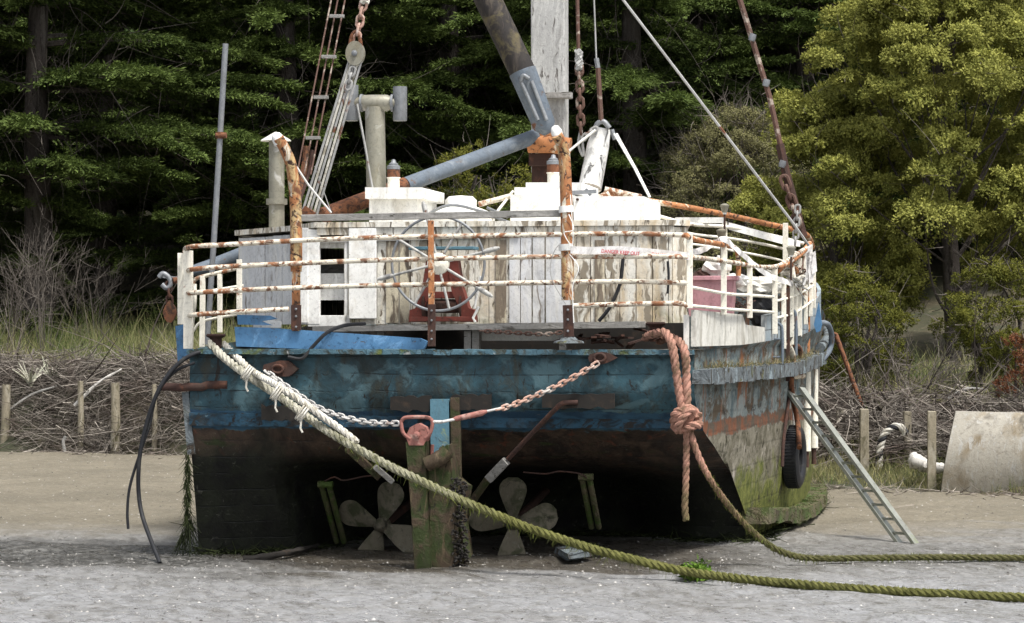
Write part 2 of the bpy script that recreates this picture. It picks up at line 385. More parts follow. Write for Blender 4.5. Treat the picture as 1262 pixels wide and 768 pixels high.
# hull paint: the transom face and the sides have their own paint histories
def transom_mat():
    t = NT('transom_paint'); z = t.xyz(2); x = t.xyz(0)
    teal = t.mix(t.ramp(t.noise((1.2, 1, 2.5), 5), .35, .65), (.020, .053, .070), (.046, .112, .140))
    teal = t.mix(t.ramp(t.noise((1.3, 1.3, 2.4), 7, .7), .44, .60, 0, .75), teal, (.022, .030, .030))
    teal = t.mix(t.ramp(t.noise((5, 5, 1.5), 7, .72), .50, .64, 0, .85), teal, (.045, .045, .033))
    teal = t.mix(t.ramp(t.noise((11, 11, 4), 7, .75), .57, .66), teal, (.016, .016, .014))
    teal = t.mix(t.ramp(t.noise((3, 3, 4), 6), .53, .62, 0, .75), teal, (.095, .175, .20))
    teal = t.mix(t.ramp(t.noise((14, 14, 3), 6), .62, .67), teal, (.02, .017, .014))
    zz = t.math('ADD', z, t.ramp(t.noise((2.2, 2, 7), 6, .7), .2, .8, -.06, .06))
    band = t.math('MULTIPLY', t.ramp(zz, 1.27, 1.29), t.ramp(zz, 1.46, 1.45))
    bb = t.mix(t.ramp(t.noise((3, 3, 12), 5), .45, .6), (.016, .045, .08), (.032, .085, .135))
    c = t.mix(band, teal, bb)
    # bottom: worn antifouling, brown on the right, overhang shade painted black with slime streaks lower and to the left
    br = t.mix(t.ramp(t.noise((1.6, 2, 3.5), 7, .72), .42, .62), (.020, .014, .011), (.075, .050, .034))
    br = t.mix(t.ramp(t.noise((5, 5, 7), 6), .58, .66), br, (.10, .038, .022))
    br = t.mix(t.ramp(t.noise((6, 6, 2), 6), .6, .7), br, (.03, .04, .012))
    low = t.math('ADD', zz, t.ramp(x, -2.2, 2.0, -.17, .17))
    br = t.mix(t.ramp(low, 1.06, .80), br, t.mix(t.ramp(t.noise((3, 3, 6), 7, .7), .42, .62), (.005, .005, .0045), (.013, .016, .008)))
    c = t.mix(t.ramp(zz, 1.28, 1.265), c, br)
    c = t.mix(t.math('MULTIPLY', t.ramp(t.noise((13, 13, 13), 6, .8), .60, .66), t.ramp(zz, 2.2, 1.0, .1, .5)), c, (.16, .16, .13))
    c = t.mix(t.ramp(t.noise((.9, .9, .4), 6, .7), .52, .60, 0, .5), c, (.018, .020, .014))
    q = t.math('DIVIDE', t.math('ADD', z, t.ramp(t.noise(.9, 3), .3, .7, -.012, .012)), .165)
    fr = t.math('FRACT', q)
    sm = t.math('MULTIPLY', t.ramp(t.math('ABSOLUTE', t.math('SUBTRACT', fr, .5)), .44, .5, 0, .8), t.ramp(t.noise((2.4, 2.4, 7), 5, .7), .44, .58))
    wn = t.n('ShaderNodeTexWhiteNoise', noise_dimensions='1D'); t.l(t.math('FLOOR', q), wn.inputs['W'])
    c = t.mix(1.0, c, t.ramp(wn.outputs[0], 0, 1, .75, 1.15), 'MULTIPLY')
    c = t.mix(sm, c, (.008, .009, .010))
    h = t.math('SUBTRACT', t.noise((14, 14, 22), 7, .65), t.math('MULTIPLY', sm, .8))
    t.bump(h, .55, .012)
    return t.fin(c, t.ramp(t.noise(8, 4), .3, .7, .5, .85), 0, .3)
def side_mat():
    t = NT('side_planking_paint'); z = t.xyz(2)
    zz = t.math('ADD', z, t.ramp(t.noise((2.5, 2.5, 5), 6, .7), .2, .8, -.06, .06))
    c = t.mix(t.ramp(t.noise((3.2, 3.2, 2.0), 8, .78), .42, .58), (.085, .125, .135), (.27, .30, .285))
    c = t.mix(t.ramp(t.noise((4, 4, 1.9), 8, .78), .48, .57), c, (.10, .075, .048))
    c = t.mix(t.ramp(t.noise((7, 7, 3.4), 8, .78), .56, .62), c, (.04, .034, .028))
    c = t.mix(t.ramp(t.noise((3.4, 3.4, .5), 6, .7), .56, .64), c, (.24, .095, .04))
    rb = t.mix(t.ramp(t.noise((4, 4, 3), 7, .75), .42, .56), (.20, .08, .042), (.10, .08, .06))
    c = t.mix(t.math('MULTIPLY', t.ramp(zz, 1.20, 1.22), t.ramp(zz, 1.36, 1.34)), c, rb)
    lw = t.mix(t.ramp(t.noise((3.5, 3.5, 1.8), 8, .75), .42, .60), (.10, .09, .06), (.25, .23, .18))
    lw = t.mix(t.ramp(t.noise((5, 5, 2.2), 7, .75), .58, .66), lw, (.42, .38, .33))
    gm = t.math('ADD', t.ramp(t.noise((3, 3, 1.4), 6), .3, .7, -.35, .35), t.ramp(zz, 1.15, .35, 0, 1))
    lw = t.mix(t.ramp(gm, .35, .75), lw, t.mix(t.ramp(t.noise((9, 9, 4), 7, .7), .4, .6), (.07, .085, .015), (.17, .18, .045)))
    lw = t.mix(t.ramp(t.noise((4.5, 4.5, 2.2), 8, .78), .53, .62), lw, (.035, .032, .016))
    c = t.mix(t.ramp(zz, 1.22, 1.20), c, lw)
    q = t.math('DIVIDE', t.math('ADD', z, t.ramp(t.noise(.9, 3), .3, .7, -.02, .02)), .205)
    sm = t.math('MULTIPLY', t.ramp(t.math('ABSOLUTE', t.math('SUBTRACT', t.math('FRACT', q), .5)), .40, .5, 0, .22), t.ramp(t.noise((.8, .8, 5), 4, .6), .34, .50))
    c = t.mix(sm, c, (.02, .018, .015))
    t.bump(t.math('SUBTRACT', t.noise((12, 12, 16), 7, .65), t.math('MULTIPLY', sm, .8)), .7, .015)
    return t.fin(c, .8, 0, .25)
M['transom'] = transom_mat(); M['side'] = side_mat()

# ------------------------------------------------------------------ mud, bank, hill
def mud_mat():
    t = NT('wet_mud'); x, y = t.xyz(0), t.xyz(1)
    wob = t.ramp(t.noise((.25, .8, 1), 5, .6), .2, .8, -1.6, 1.6)
    yy = t.math('ADD', y, wob)
    tan = t.mix(t.ramp(t.noise((.5, .5, .5), 6), .4, .6), (.17, .147, .10), (.245, .213, .15))
    tan = t.mix(t.ramp(t.noise((24, 9, 1), 7, .85), .38, .62), t.mix(.45, tan, (.10, .085, .06)), t.mix(.25, tan, (.40, .37, .30)))
    grey = t.mix(t.ramp(t.noise((7, 3.2, 1), 8, .78), .40, .58), (.15, .143, .13), (.31, .305, .295))
    dark = t.mix(t.ramp(t.noise((19, 9, 1), 6, .8), .48, .62), (.042, .040, .035), (.26, .255, .24))
    c = t.mix(t.ramp(yy, 2.2, 5.0), grey, tan)
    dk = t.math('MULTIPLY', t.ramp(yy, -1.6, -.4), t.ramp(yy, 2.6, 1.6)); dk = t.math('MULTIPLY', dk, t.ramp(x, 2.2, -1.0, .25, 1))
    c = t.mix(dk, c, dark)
    sheen_paint = t.ramp(t.math('ADD', t.noise((13, 5, 1), 8, .8), t.ramp(t.noise((.5, .9, 1), 4), .3, .7, -.09, .09)), .36, .52)
    fore = t.ramp(yy, -.8, -2.6)
    sheen_paint = t.math('MULTIPLY', sheen_paint, fore)
    riv = t.ramp(t.math('ABSOLUTE', t.math('SUBTRACT', t.noise((.35, .9, 1), 5, .62), .5)), .006, .03, 1, 0)
    sheen_paint = t.math('MULTIPLY', sheen_paint, t.math('SUBTRACT', 1.0, t.math('MULTIPLY', riv, .8)))
    c = t.mix(sheen_paint, c, t.mix(t.ramp(t.noise((48, 17, 1), 6, .85), .36, .60), (.20, .20, .20), (.46, .465, .475)))  # sky sheen of the wet foreground painted in as pale grey colour
    c = t.mix(t.ramp(t.noise((27, 13, 1), 6, .8), .56, .66, 0, .6), c, (.12, .113, .10))
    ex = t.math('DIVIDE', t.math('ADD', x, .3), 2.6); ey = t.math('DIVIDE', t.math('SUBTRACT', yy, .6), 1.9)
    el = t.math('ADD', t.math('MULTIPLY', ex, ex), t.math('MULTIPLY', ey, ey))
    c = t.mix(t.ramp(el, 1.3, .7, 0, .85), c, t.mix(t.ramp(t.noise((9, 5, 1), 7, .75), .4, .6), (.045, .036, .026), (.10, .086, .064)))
    c = t.mix(t.ramp(t.noise((36, 18, 1), 5, .85), .60, .66, 0, .8), c, (.52, .50, .46))
    r = t.mix(t.ramp(yy, 1.5, 4), t.ramp(t.noise((2, 8, 1), 6), .4, .6, .16, .5), (.75, .75, .75))
    h = t.math('ADD', t.noise((7, 7, 1), 8, .75), t.math('MULTIPLY', t.noise((40, 30, 1), 4, .7), .45))
    t.bump(h, 1.0, .05)
    return t.fin(c, r, 0, .5)
M['mud'] = mud_mat()
M['soil'] = wmat('bank_soil', (.085, .07, .045), [((.05, .055, .03), .8, .4, .6), ((.16, .14, .09), 3, .55, .7)], bump=.8, bs=6, bd=.05)
rn = np.random.default_rng(3)
def grid(name, xs, ys, zf, m, kind='structure', smooth=True):
    X, Y = np.meshgrid(xs, ys); Z = zf(X, Y)
    V = np.stack([X, Y, Z], -1).reshape(-1, 3); nx, ny = len(xs), len(ys)
    i = (np.arange(ny-1)[:, None]*nx+np.arange(nx-1)[None]).ravel()
    Q = np.stack([i, i+1, i+nx+1, i+nx], 1)
    o = npmesh(name, V, Q, m, smooth=smooth); o['kind'] = kind; return o
def bumps(X, Y, amp=1.0):
    return amp*(.018*np.sin(X*1.7+np.sin(Y*2.1)*1.3)*np.sin(Y*2.9+1)+.012*np.sin(X*4.3+Y*3.1)*np.sin(Y*6.3-X*1.1)+.006*np.sin(X*13+Y*7)*np.sin(Y*17-X*5))
xs = np.concatenate([[-400, -120, -40], np.linspace(-14, 14, 300), [40, 120, 400]])
ys = np.concatenate([[-120, -40], np.linspace(-12, 24, 420), [60, 150]])
grid('mud_flat', xs, ys, lambda X, Y: bumps(X, Y)*((abs(X) < 15) & (Y < 25) & (Y > -13)), M['mud'])
BLX = [-60, -9.3, -5.9, 0, 4.3, 7, 40]; BLY = [30, 22.0, 20.6, 16, 11.3, 9.4, -6]
def bank_y(x): return np.interp(x, BLX, BLY)
def ground_z(X, Y):
    d = Y-bank_y(X)+.25*np.sin(X*1.9)+.12*np.sin(X*5.3)
    right = np.clip((X-1)/2.5, 0, 1)
    zl = np.interp(d, [-1, 0, .25, .9, 3, 10, 24, 60, 130, 300], [-.3, -.02, .35, 1.25, 1.55, 1.9, 2.4, 11, 34, 60])
    zr = np.interp(d, [-1, 0, .5, 1.6, 3.2, 10, 24, 60, 130, 300], [-.3, -.02, .12, .25, .9, 1.6, 2.2, 11, 34, 60])
    z = zl*(1-right)+zr*right
    return z+np.where(d > .3, .06*np.sin(X*2.3+Y*1.1)+.05*np.sin(X*.9-Y*1.7), 0)
tx = np.concatenate([[-400, -200, -90, -45], np.linspace(-25, 25, 200), [45, 90, 200, 400]])
tq = np.concatenate([np.linspace(-1, 4, 26), np.linspace(5, 60, 40), [90, 130, 300, 500]])
X, Q_ = np.meshgrid(tx, tq); Yt = bank_y(X)+Q_; V = np.stack([X, Yt, ground_z(X, Yt)], -1).reshape(-1, 3)
nx, ny = len(tx), len(tq); ii = (np.arange(ny-1)[:, None]*nx+np.arange(nx-1)[None]).ravel()
tag(npmesh('terrain', V, np.stack([ii, ii+1, ii+nx+1, ii+nx], 1), M['soil'], smooth=True), kind='structure')

# ------------------------------------------------------------------ vegetation builders
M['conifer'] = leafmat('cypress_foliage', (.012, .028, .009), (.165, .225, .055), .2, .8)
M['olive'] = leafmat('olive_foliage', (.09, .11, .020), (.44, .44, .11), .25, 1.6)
M['greybush'] = leafmat('grey_green_foliage', (.11, .11, .048), (.28, .265, .12), .2, 1.5)
M['yelbush'] = leafmat('yellow_green_foliage', (.06, .075, .014), (.20, .20, .035), .3, 2.0)
M['bark'] = wmat('grey_bark', (.075, .062, .055), [((.13, .115, .10), (9, 9, 1.1), .5, .62), ((.03, .025, .02), (12, 12, 1.4), .55, .64)], bump=1.0, bs=10, bd=.04)
M['twig'] = tintmat('grey_twigs', (.055, .045, .038), (.17, .15, .13))
M['brush'] = tintmat('dead_brush', (.045, .036, .031), (.40, .36, .31), extra=(.13, .10, .085))
M['grass'] = tintmat('bank_grass', (.065, .105, .026), (.34, .31, .15))
M['flower'] = tintmat('flax_blades', (.10, .13, .05), (.62, .60, .50))

def lerp3(a, b, t): return a+(b-a)*t
def conifer_arrays(seed, H, R, z0, nb, dens=1.0):
    """cypress: long level boughs carrying broad feathery plates of foliage"""
    r = np.random.default_rng(seed); leaves = []; limbs = []
    for k in range(nb):
        f = (k+r.random())/nb; z = z0+(H-z0)*f**1.1; z = z0+round((z-z0)/.95)*.95+r.uniform(-.13, .13); az = r.random()*2*pi
        Lb = R*(1-f**1.8*.85)*r.uniform(.55, 1.15)
        d = np.array([cos(az), sin(az), 0.]); rise = r.uniform(.02, .16); dr = r.uniform(.08, .24)
        m = max(6, int(Lb/.10)); t = np.linspace(.0, 1, m)
        side = np.array([-d[1], d[0], 0]); curve = r.uniform(-.25, .25)
        C = np.array([0, 0, z])+np.outer(t*Lb, d)+np.outer(t*t*Lb*curve, side)
        C[:, 2] += Lb*(rise*t-dr*t*t)+.02*r.normal(size=m).cumsum()*.5
        limbs.append((C[::max(1, m//6)], .018+.011*Lb*(1-f*.5)))
        live = t > r.uniform(.0, .22); Cl = C[live]; tl = t[live]; n = len(Cl)
        if n < 2: continue
        patch = np.sin(tl*r.uniform(9, 16)+r.random()*6)*.75+.5          # foliage comes in separate plates along the bough
        for sgn in (-1, 1, 0):
            l = (.22+.85*np.sin(np.clip(tl*1.1, 0, 1)*pi)**.8)*r.uniform(.5, 1.2, n)*np.clip(patch, .15, 1)
            ang = sgn*np.radians(r.uniform(25, 75, n))+(np.radians(r.uniform(-25, 25, n)) if sgn == 0 else 0)
            dx = d[0]*np.cos(ang)-d[1]*np.sin(ang); dy = d[0]*np.sin(ang)+d[1]*np.cos(ang)
            sdv = np.stack([dx, dy, r.uniform(.0, .22, n)+(.2 if sgn == 0 else 0)], 1)
            st = 7
            for q in range(st):
                s_ = (q+r.random(n))/st
                p = Cl+sdv*(l*s_)[:, None]; p[:, 2] -= .30*(l*s_)**2
                for c in range(6):
                    dd = sdv*1.0+r.normal(size=p.shape)*.38; dd[:, 2] -= .35*s_
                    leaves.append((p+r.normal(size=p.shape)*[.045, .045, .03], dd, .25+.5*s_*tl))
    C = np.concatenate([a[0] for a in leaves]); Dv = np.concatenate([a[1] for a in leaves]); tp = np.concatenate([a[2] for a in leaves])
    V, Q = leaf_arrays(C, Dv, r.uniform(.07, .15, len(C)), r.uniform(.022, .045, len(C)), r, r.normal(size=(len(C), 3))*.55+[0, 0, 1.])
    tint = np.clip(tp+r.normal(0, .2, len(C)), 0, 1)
    print('conifer leaves', len(C))
    return V, Q, tint, limbs
def trunk_mb(H, r0, limbs, seed, lean=.3, twigs=True):
    rr = random.Random(seed); b = MB(); k = 12
    pts = [(lean*sin(i*.9+seed)*i/k*.5, lean*cos(i*1.1+seed)*i/k*.5, H*i/k-.3) for i in range(k+1)]
    b.tube(catmull(pts, 2), [r0*(1.25 if i == 0 else 1)*(1-.88*i/(2*k)) for i in range(2*k+1)], n=12)
    for C, rad in limbs:
        b.tube([Vector(p) for p in C], [rad*(1-.8*i/max(1, len(C)-1)) for i in range(len(C))], n=5)
    return b
def conifer(name, label, loc, protos, idx, rz, scale, group='tall dark cypress trees behind the boat'):
    root = empty(name, loc, rz); root.scale = (scale,)*3
    tag(root, label, 'tree', group)
    for o in protos[idx]:
        c = o if not o.get('_used') else o.copy()
        if o.get('_used') : col.objects.link(c)
        else: o['_used'] = 1
        c.parent = root
    return root
def make_conifer(seed, H, R, z0, nb):
    V, Q, t, limbs = conifer_arrays(seed, H, R, z0, nb)
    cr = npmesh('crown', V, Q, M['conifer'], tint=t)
    tr = trunk_mb(H, .36, limbs, seed).build('trunk', M['bark'])
    r = np.random.default_rng(seed+5); n = 260     # dead twigs on the bare lower limbs
    base = [lb[0][min(1+i % 3, len(lb[0])-1)] for i, lb in enumerate(limbs*6)][:n]
    P0 = np.array(base); out = P0*[1, 1, 0]
    parts = []
    for q in range(3):
        V1, Q1, s1 = stick_arrays(P0+r.normal(size=P0.shape)*.15, out*.5+r.normal(size=P0.shape)*.9+[0, 0, -.1], r.uniform(.6, 1.9, len(P0)), .012, r, .5, 4, .1)
        parts.append((V1, Q1, np.repeat(r.random(len(P0)), s1)))
    V, Q, t = join_arrays(parts)
    tw = npmesh('dead_twigs', V, Q, M['twig'], tint=t)
    return [cr, tr, tw]

def clump_crown(name, label, cat, loc, rx, ry, h, z0, nclump, cr, mat, seed, tufts=16, leaves=26, leaf=(.05, .09), wid=(.03, .05), trunk_r=.14, group=None, twigs=0, gap=.0, profile=None, updir=.5):
    """broad crown built of clumps of tufts of leaves on limbs; loc is the foot of the trunk"""
    r = np.random.default_rng(seed); root = empty(name, loc); tag(root, label, cat, group)
    u = r.random(nclump); a = r.random(nclump)*2*pi
    zf = r.random(nclump)
    prof = profile or [(0, .55), (.25, 1), (.6, .9), (.85, .55), (1, .1)]
    rad = np.interp(zf, [p[0] for p in prof], [p[1] for p in prof])*(.40+.6*u**.35)*(1+.18*np.sin(a*3+seed)+.12*np.sin(a*5+zf*9))
    C = np.stack([rx*rad*np.cos(a), ry*rad*np.sin(a), z0+(h-z0)*zf], 1)
    size = cr*r.uniform(.6, 1.35, nclump)
    # tufts
    T = []; N = []; S = []
    for i in range(nclump):
        nd = unit(r.normal(size=(tufts, 3))+[0, 0, updir]+unit(C[i:i+1]*[1, 1, 0])*.5)
        T.append(C[i]+nd*[1, 1, .55]*size[i]*r.uniform(.55, 1.05, (tufts, 1))); N.append(nd); S.append(np.full(tufts, size[i]*.24))
    T = np.concatenate(T); N = np.concatenate(N); S = np.concatenate(S)
    k = r.random(len(T)) > gap; T, N, S = T[k], N[k], S[k]
    idx = np.repeat(np.arange(len(T)), leaves); n = len(idx)
    dv = unit(r.normal(size=(n, 3))+N[idx]*.9+[0, 0, .25])
    P0 = T[idx]+dv*(S[idx]*r.uniform(.3, 1.0, n))[:, None]
    V, Q = leaf_arrays(P0, unit(r.normal(size=(n, 3)))+dv*.5, r.uniform(*leaf, n), r.uniform(*wid, n), r, N[idx]*1.0+dv*.6+[0, 0, .5]+r.normal(size=(n, 3))*.35)
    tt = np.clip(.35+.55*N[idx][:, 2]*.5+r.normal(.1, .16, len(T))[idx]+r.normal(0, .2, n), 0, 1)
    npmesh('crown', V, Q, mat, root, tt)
    tb = MB(); kk = max(1, nclump//34)
    rr = random.Random(seed)
    ntr = 1 if trunk_r > .1 else 4
    stems = []
    for s_ in range(ntr):
        a0 = rr.random()*6.28; sp = 0 if ntr == 1 else .3
        pts = [(0+sp*.4*cos(a0), sp*.4*sin(a0), -.4), (rx*.06*cos(a0)+sp*cos(a0)*.6, ry*.06*sin(a0)+sp*sin(a0)*.6, h*.25), (rx*.14*cos(a0)+sp*cos(a0), ry*.1*sin(a0)+sp*sin(a0), h*.55), (rx*.1*cos(a0), ry*.1*sin(a0), h*.88)]
        P = catmull(pts, 5); stems.append(P)
        tb.tube(P, [trunk_r*(1-.8*i/(len(P)-1)) for i in range(len(P))], n=9)
    for i in range(0, nclump, kk):
        P = stems[i % ntr]; c = Vector(C[i]); zt = max(.1, min(.85, (c.z*.62+rr.uniform(-.1, .1)*h)/h)); s0 = P[int(zt*(len(P)-1))]
        mid = s0.lerp(c, .5)+Vector((rr.uniform(-.2, .2), rr.uniform(-.2, .2), rr.uniform(-.1, .12)*rx))
        Pl = catmull([s0, mid, c], 4); r_ = trunk_r*.20*(.5+.5*rr.random())
        tb.tube(Pl, [max(.006, r_*(1-.8*j/(len(Pl)-1))) for j in range(len(Pl))], n=5)
    tb.build('trunk', M['bark'], root)
    if twigs:
        j = r.integers(0, nclump, twigs); P0 = C[j]+r.normal(size=(twigs, 3))*cr*.6
        V, Q, s1 = stick_arrays(P0, unit(C[j]*[1, 1, .2])+r.normal(size=(twigs, 3))*.7, r.uniform(.3, 1.0, twigs)*cr*1.6, .008, r, .4, 3)
        npmesh('twigs', V, Q, M['twig'], root, np.repeat(r.random(twigs), s1))['kind'] = 'stuff'
    return root
def bare_shrub(name, label, loc, h, spread, seed, n=60, group=None, tone=1.0):
    r = np.random.default_rng(seed); root = empty(name, loc); tag(root, label, 'shrub', group)
    parts = []
    a = r.random(n)*2*pi; base = np.stack([np.cos(a)*.12, np.sin(a)*.12, np.zeros(n)], 1)
    d = np.stack([np.cos(a)*spread*r.random(n), np.sin(a)*spread*r.random(n), np.ones(n)], 1)
    L = h*r.uniform(.6, 1, n); rr = np.linspace(.022, .012, n)
    V, Q, s1 = stick_arrays(base, d, L, rr, r, .12, 4); parts.append((V, Q, np.repeat(r.random(n), s1)))
    d = unit(d)
    for lev, (cnt, ll, rad) in enumerate(((7, .38, .008), (6, .2, .004))):
        t = r.uniform(.3, 1, (n, cnt)); P = (base[:, None]+d[:, None]*(L[:, None]*t)[..., None]).reshape(-1, 3)
        dd = np.repeat(d, cnt, 0)+r.normal(size=(n*cnt, 3))*.55
        V, Q, s1 = stick_arrays(P, dd, h*ll*r.uniform(.5, 1, n*cnt), rad, r, .25, 3); parts.append((V, Q, np.repeat(r.random(n*cnt), s1)))
        base = P; d = unit(dd); L = np.full(n*cnt, h*ll); n = n*cnt
        if n > 4000: break
    V, Q, t = join_arrays(parts)
    npmesh('branches', V, Q, M['twig'], root, t)
    return root
def gz(x, y): return float(ground_z(np.array(x, float), np.array(y, float)))

# conifers -----------------------------------------------------------------
protos = [make_conifer(21, 16, 5.4, 3.8, 200), make_conifer(22, 16.5, 5.8, .9, 185), make_conifer(23, 15.5, 5.0, 1.6, 170)]
spots = [(-14.2, 33, 1, .2, 1.0, 'dark cypress whose boughs reach in from the far left edge'),
         (-10.4, 31.5, 0, 2.1, 1.02, 'dark cypress with thick grey trunk above the bare shrubs at left'),
         (-5.2, 35, 1, 4.2, 1.0, 'low-boughed dark cypress behind the tall thin steel pole'),
         (-1.6, 37.5, 2, 1.0, 1.1, 'dark cypress behind the twin-ended flue of the boat'),
         (2.8, 34, 1, 3.2, 1.0, 'dark cypress directly behind the grey wooden mast'),
         (7.0, 37, 2, 5.0, 1.1, 'dark cypress above the grey-green bush right of the mast'),
         (11.5, 37.5, 1, .7, 1.05, 'dark cypress showing behind the top of the big olive-green tree')]
for x, y, i, rz, s, lab in spots: conifer('cypress_tree', lab, (x, y, gz(x, y)-.1), protos, i, rz, s)
k = 0
for row, (y, xsr) in enumerate(((45, (-17, -11, -6.5, -1, 5, 10.5, 16)), (54, (-18, -12.5, -7, -2, 3.5, 9, 14.5)))):
    for x in xsr:
        yy = y+((k*37) % 5)-2
        conifer('cypress_tree', 'dark cypress deep in the wood behind the front row, seen only through gaps', (x, yy, gz(x, yy)-.2), protos, k % 3, k*1.7, .95+.05*(k % 4), 'cypresses deep in the dark wood')
        k += 1
# far wood covering the hillside
r = np.random.default_rng(9); n = 60000
px_ = r.uniform(-40, 40, n); py_ = r.uniform(58, 120, n); hz = ground_z(px_, py_)
P0 = np.stack([px_, py_, hz+r.random(n)*3.5], 1)
V, Q = leaf_arrays(P0, r.normal(size=(n, 3))+[0, 0, .5], r.uniform(.5, 1.1, n), r.uniform(.3, .6, n), r)
tag(npmesh('far_wood', V, Q, M['conifer'], tint=r.random(n)), 'dark wood covering the hillside behind the cypresses', 'wood', kind='stuff')

# broad trees and bushes ----------------------------------------------------
def at(px, D): x = (px-631)/F*D; return x, CAMY+D
x, y = at(1180, 46)
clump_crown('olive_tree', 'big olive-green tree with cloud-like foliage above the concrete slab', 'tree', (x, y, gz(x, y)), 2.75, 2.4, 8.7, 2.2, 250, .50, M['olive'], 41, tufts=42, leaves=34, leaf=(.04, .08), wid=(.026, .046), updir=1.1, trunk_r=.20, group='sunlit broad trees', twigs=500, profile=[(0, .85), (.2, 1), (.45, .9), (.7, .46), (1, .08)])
x, y = at(1320, 50)
clump_crown('olive_tree', 'olive-green tree cut off by the right edge of the frame', 'tree', (x, y, gz(x, y)), 2.4, 2.2, 8.2, 1.2, 160, .55, M['olive'], 43, tufts=40, leaves=32, leaf=(.04, .085), wid=(.026, .048), updir=1.1, trunk_r=.2, group='sunlit broad trees', twigs=200)
x, y = at(1035, 47)
clump_crown('olive_tree', 'smaller rounded olive-green tree just right of the rusty shroud', 'tree', (x, y, gz(x, y)), 1.5, 1.6, 4.8, .7, 110, .42, M['olive'], 47, tufts=40, leaves=32, leaf=(.04, .08), wid=(.024, .042), updir=1.1, trunk_r=.14, group='sunlit broad trees', twigs=300)
x, y = at(905, 54)
clump_crown('grey_green_bush', 'rounded grey-green bush with twiggy top left of the rusty shroud', 'bush', (x, y, gz(x, y)), 1.7, 1.6, 4.8, .3, 150, .42, M['greybush'], 51, tufts=26, leaves=26, leaf=(.03, .06), wid=(.016, .03), trunk_r=.08, twigs=1800, gap=.1)
x, y = at(595, 52)
clump_crown('yellow_green_bush', 'yellow-green bush seen over the cabin roof under the grey spar', 'bush', (x, y, gz(x, y)), 1.5, 1.2, 3.9, .3, 70, .4, M['yelbush'], 53, tufts=20, leaves=26, leaf=(.04, .08), wid=(.02, .04), trunk_r=.08, twigs=500)
x, y = at(1055, 42)
clump_crown('yellow_green_bush', 'low yellow-green bush behind the thin rusty pole', 'bush', (x, y, gz(x, y)), .9, .8, 1.9, .1, 46, .26, M['yelbush'], 55, tufts=18, leaves=24, leaf=(.035, .06), wid=(.02, .03), trunk_r=.05, twigs=200)
x, y = at(1225, 41)
clump_crown('yellow_green_bush', 'low yellow-green bush growing over the concrete slab at right', 'bush', (x, y, gz(x, y)), 1.0, .8, 2.0, .2, 46, .28, M['yelbush'], 57, tufts=18, leaves=24, leaf=(.035, .06), wid=(.02, .03), trunk_r=.05, twigs=250)
M['rustbush'] = leafmat('rust_brown_foliage', (.13, .045, .02), (.24, .10, .05), .2, 2.0)
x, y = at(1252, 38)
clump_crown('brown_bush', 'small rust-brown dead bush at the right edge above the slab', 'bush', (x, y, gz(x, y)+.1), .4, .3, 1.0, .2, 16, .18, M['rustbush'], 59, tufts=14, leaves=20, leaf=(.03, .05), wid=(.012, .02), trunk_r=.03, twigs=60)
for i, (px, D, h, sp, lab) in enumerate(((55, 52, 2.3, .55, 'bare grey shrub at far left in front of the cypress trunk'), (118, 54, 2.0, .6, 'bare grey shrub between the cypress trunk and the boat'), (1120, 39.5, 1.3, .9, 'tangled bare shrub behind the posts at right'), (10, 51, 1.8, .6, 'bare grey shrub cut by the left edge of the frame'))):
    x, y = at(px, D); bare_shrub('bare_shrub', lab, (x, y, gz(x, y)), h, sp, 70+i, n=9, group='leafless grey shrubs')

# brushwood revetment, grass, flax -------------------------------------------
def scatter_sticks(n, xr, dr, lift, L, R, seed, flat=.35):
    r = np.random.default_rng(seed); x = r.uniform(*xr, n); d = r.uniform(*dr, n); y = bank_y(x)+d
    P = np.stack([x, y, np.maximum(ground_z(x, y), 0)+r.uniform(*lift, n)], 1)
    Dv = r.normal(size=(n, 3))*[1, .6, flat]
    V, Q, s1 = stick_arrays(P-unit(Dv)*.3, Dv, r.uniform(*L, n), r.uniform(*R, n), r, .55, 4, .12)
    return V, Q, np.repeat(np.clip(r.normal(.35, .3, n), 0, 1), s1)
V, Q, t = join_arrays([scatter_sticks(13000, (-13, 3), (-.2, 1.4), (-.05, .42), (.25, 1.1), (.004, .010), 31),
                       scatter_sticks(2600, (-13, 3), (.6, 2.4), (0, .3), (.3, 1.0), (.003, .008), 32, .6),
                       scatter_sticks(5200, (2.5, 10), (1.5, 3.8), (0, .38), (.3, 1.3), (.004, .013), 33), scatter_sticks(420, (-13, 3), (.2, 1.6), (.0, .35), (.7, 2.0), (.012, .03), 34, .3), scatter_sticks(260, (2.5, 10), (1.8, 3.8), (0, .4), (.6, 1.8), (.010, .026), 30, .3)])
tag(npmesh('brushwood', V, Q, M['brush'], tint=t), 'tangled dead brushwood heaped along the bank behind the posts', 'brushwood', kind='stuff')
def blades(n, xr, dr, h, seed, w=.012, lean=.35):
    r = np.random.default_rng(seed); x = r.uniform(*xr, n); d = r.uniform(*dr, n)
    keep = (np.sin(x*2.1+d*1.3)+np.sin(x*.8-d*2.2)+r.normal(size=n)*.8) > -.5
    x, d = x[keep], d[keep]; n = len(x); y = bank_y(x)+d
    P = np.stack([x, y, ground_z(x, y)-.02], 1); Dv = r.normal(size=(n, 3))*lean*[1, 1, .2]+[0, 0, 1]
    V, Q, s1 = stick_arrays(P, Dv, r.uniform(*h, n), w*r.uniform(.4, 1, n)*.6, r, .35, 3, .1, .15)
    return V, Q, np.repeat(np.clip(r.normal(.45, .3, n)+.25*np.sin(x*1.4+d), 0, 1), s1)
V, Q, t = join_arrays([blades(26000, (-14, 2), (1.1, 11), (.2, .62), 35), blades(16000, (2.6, 10), (.15, 2.2), (.10, .30), 36, .009), blades(9000, (2.6, 12), (3, 10), (.2, .6), 37),
                       blades(2500, (-14, -4), (2.5, 7), (.6, 1.15), 38, .010, .2)])
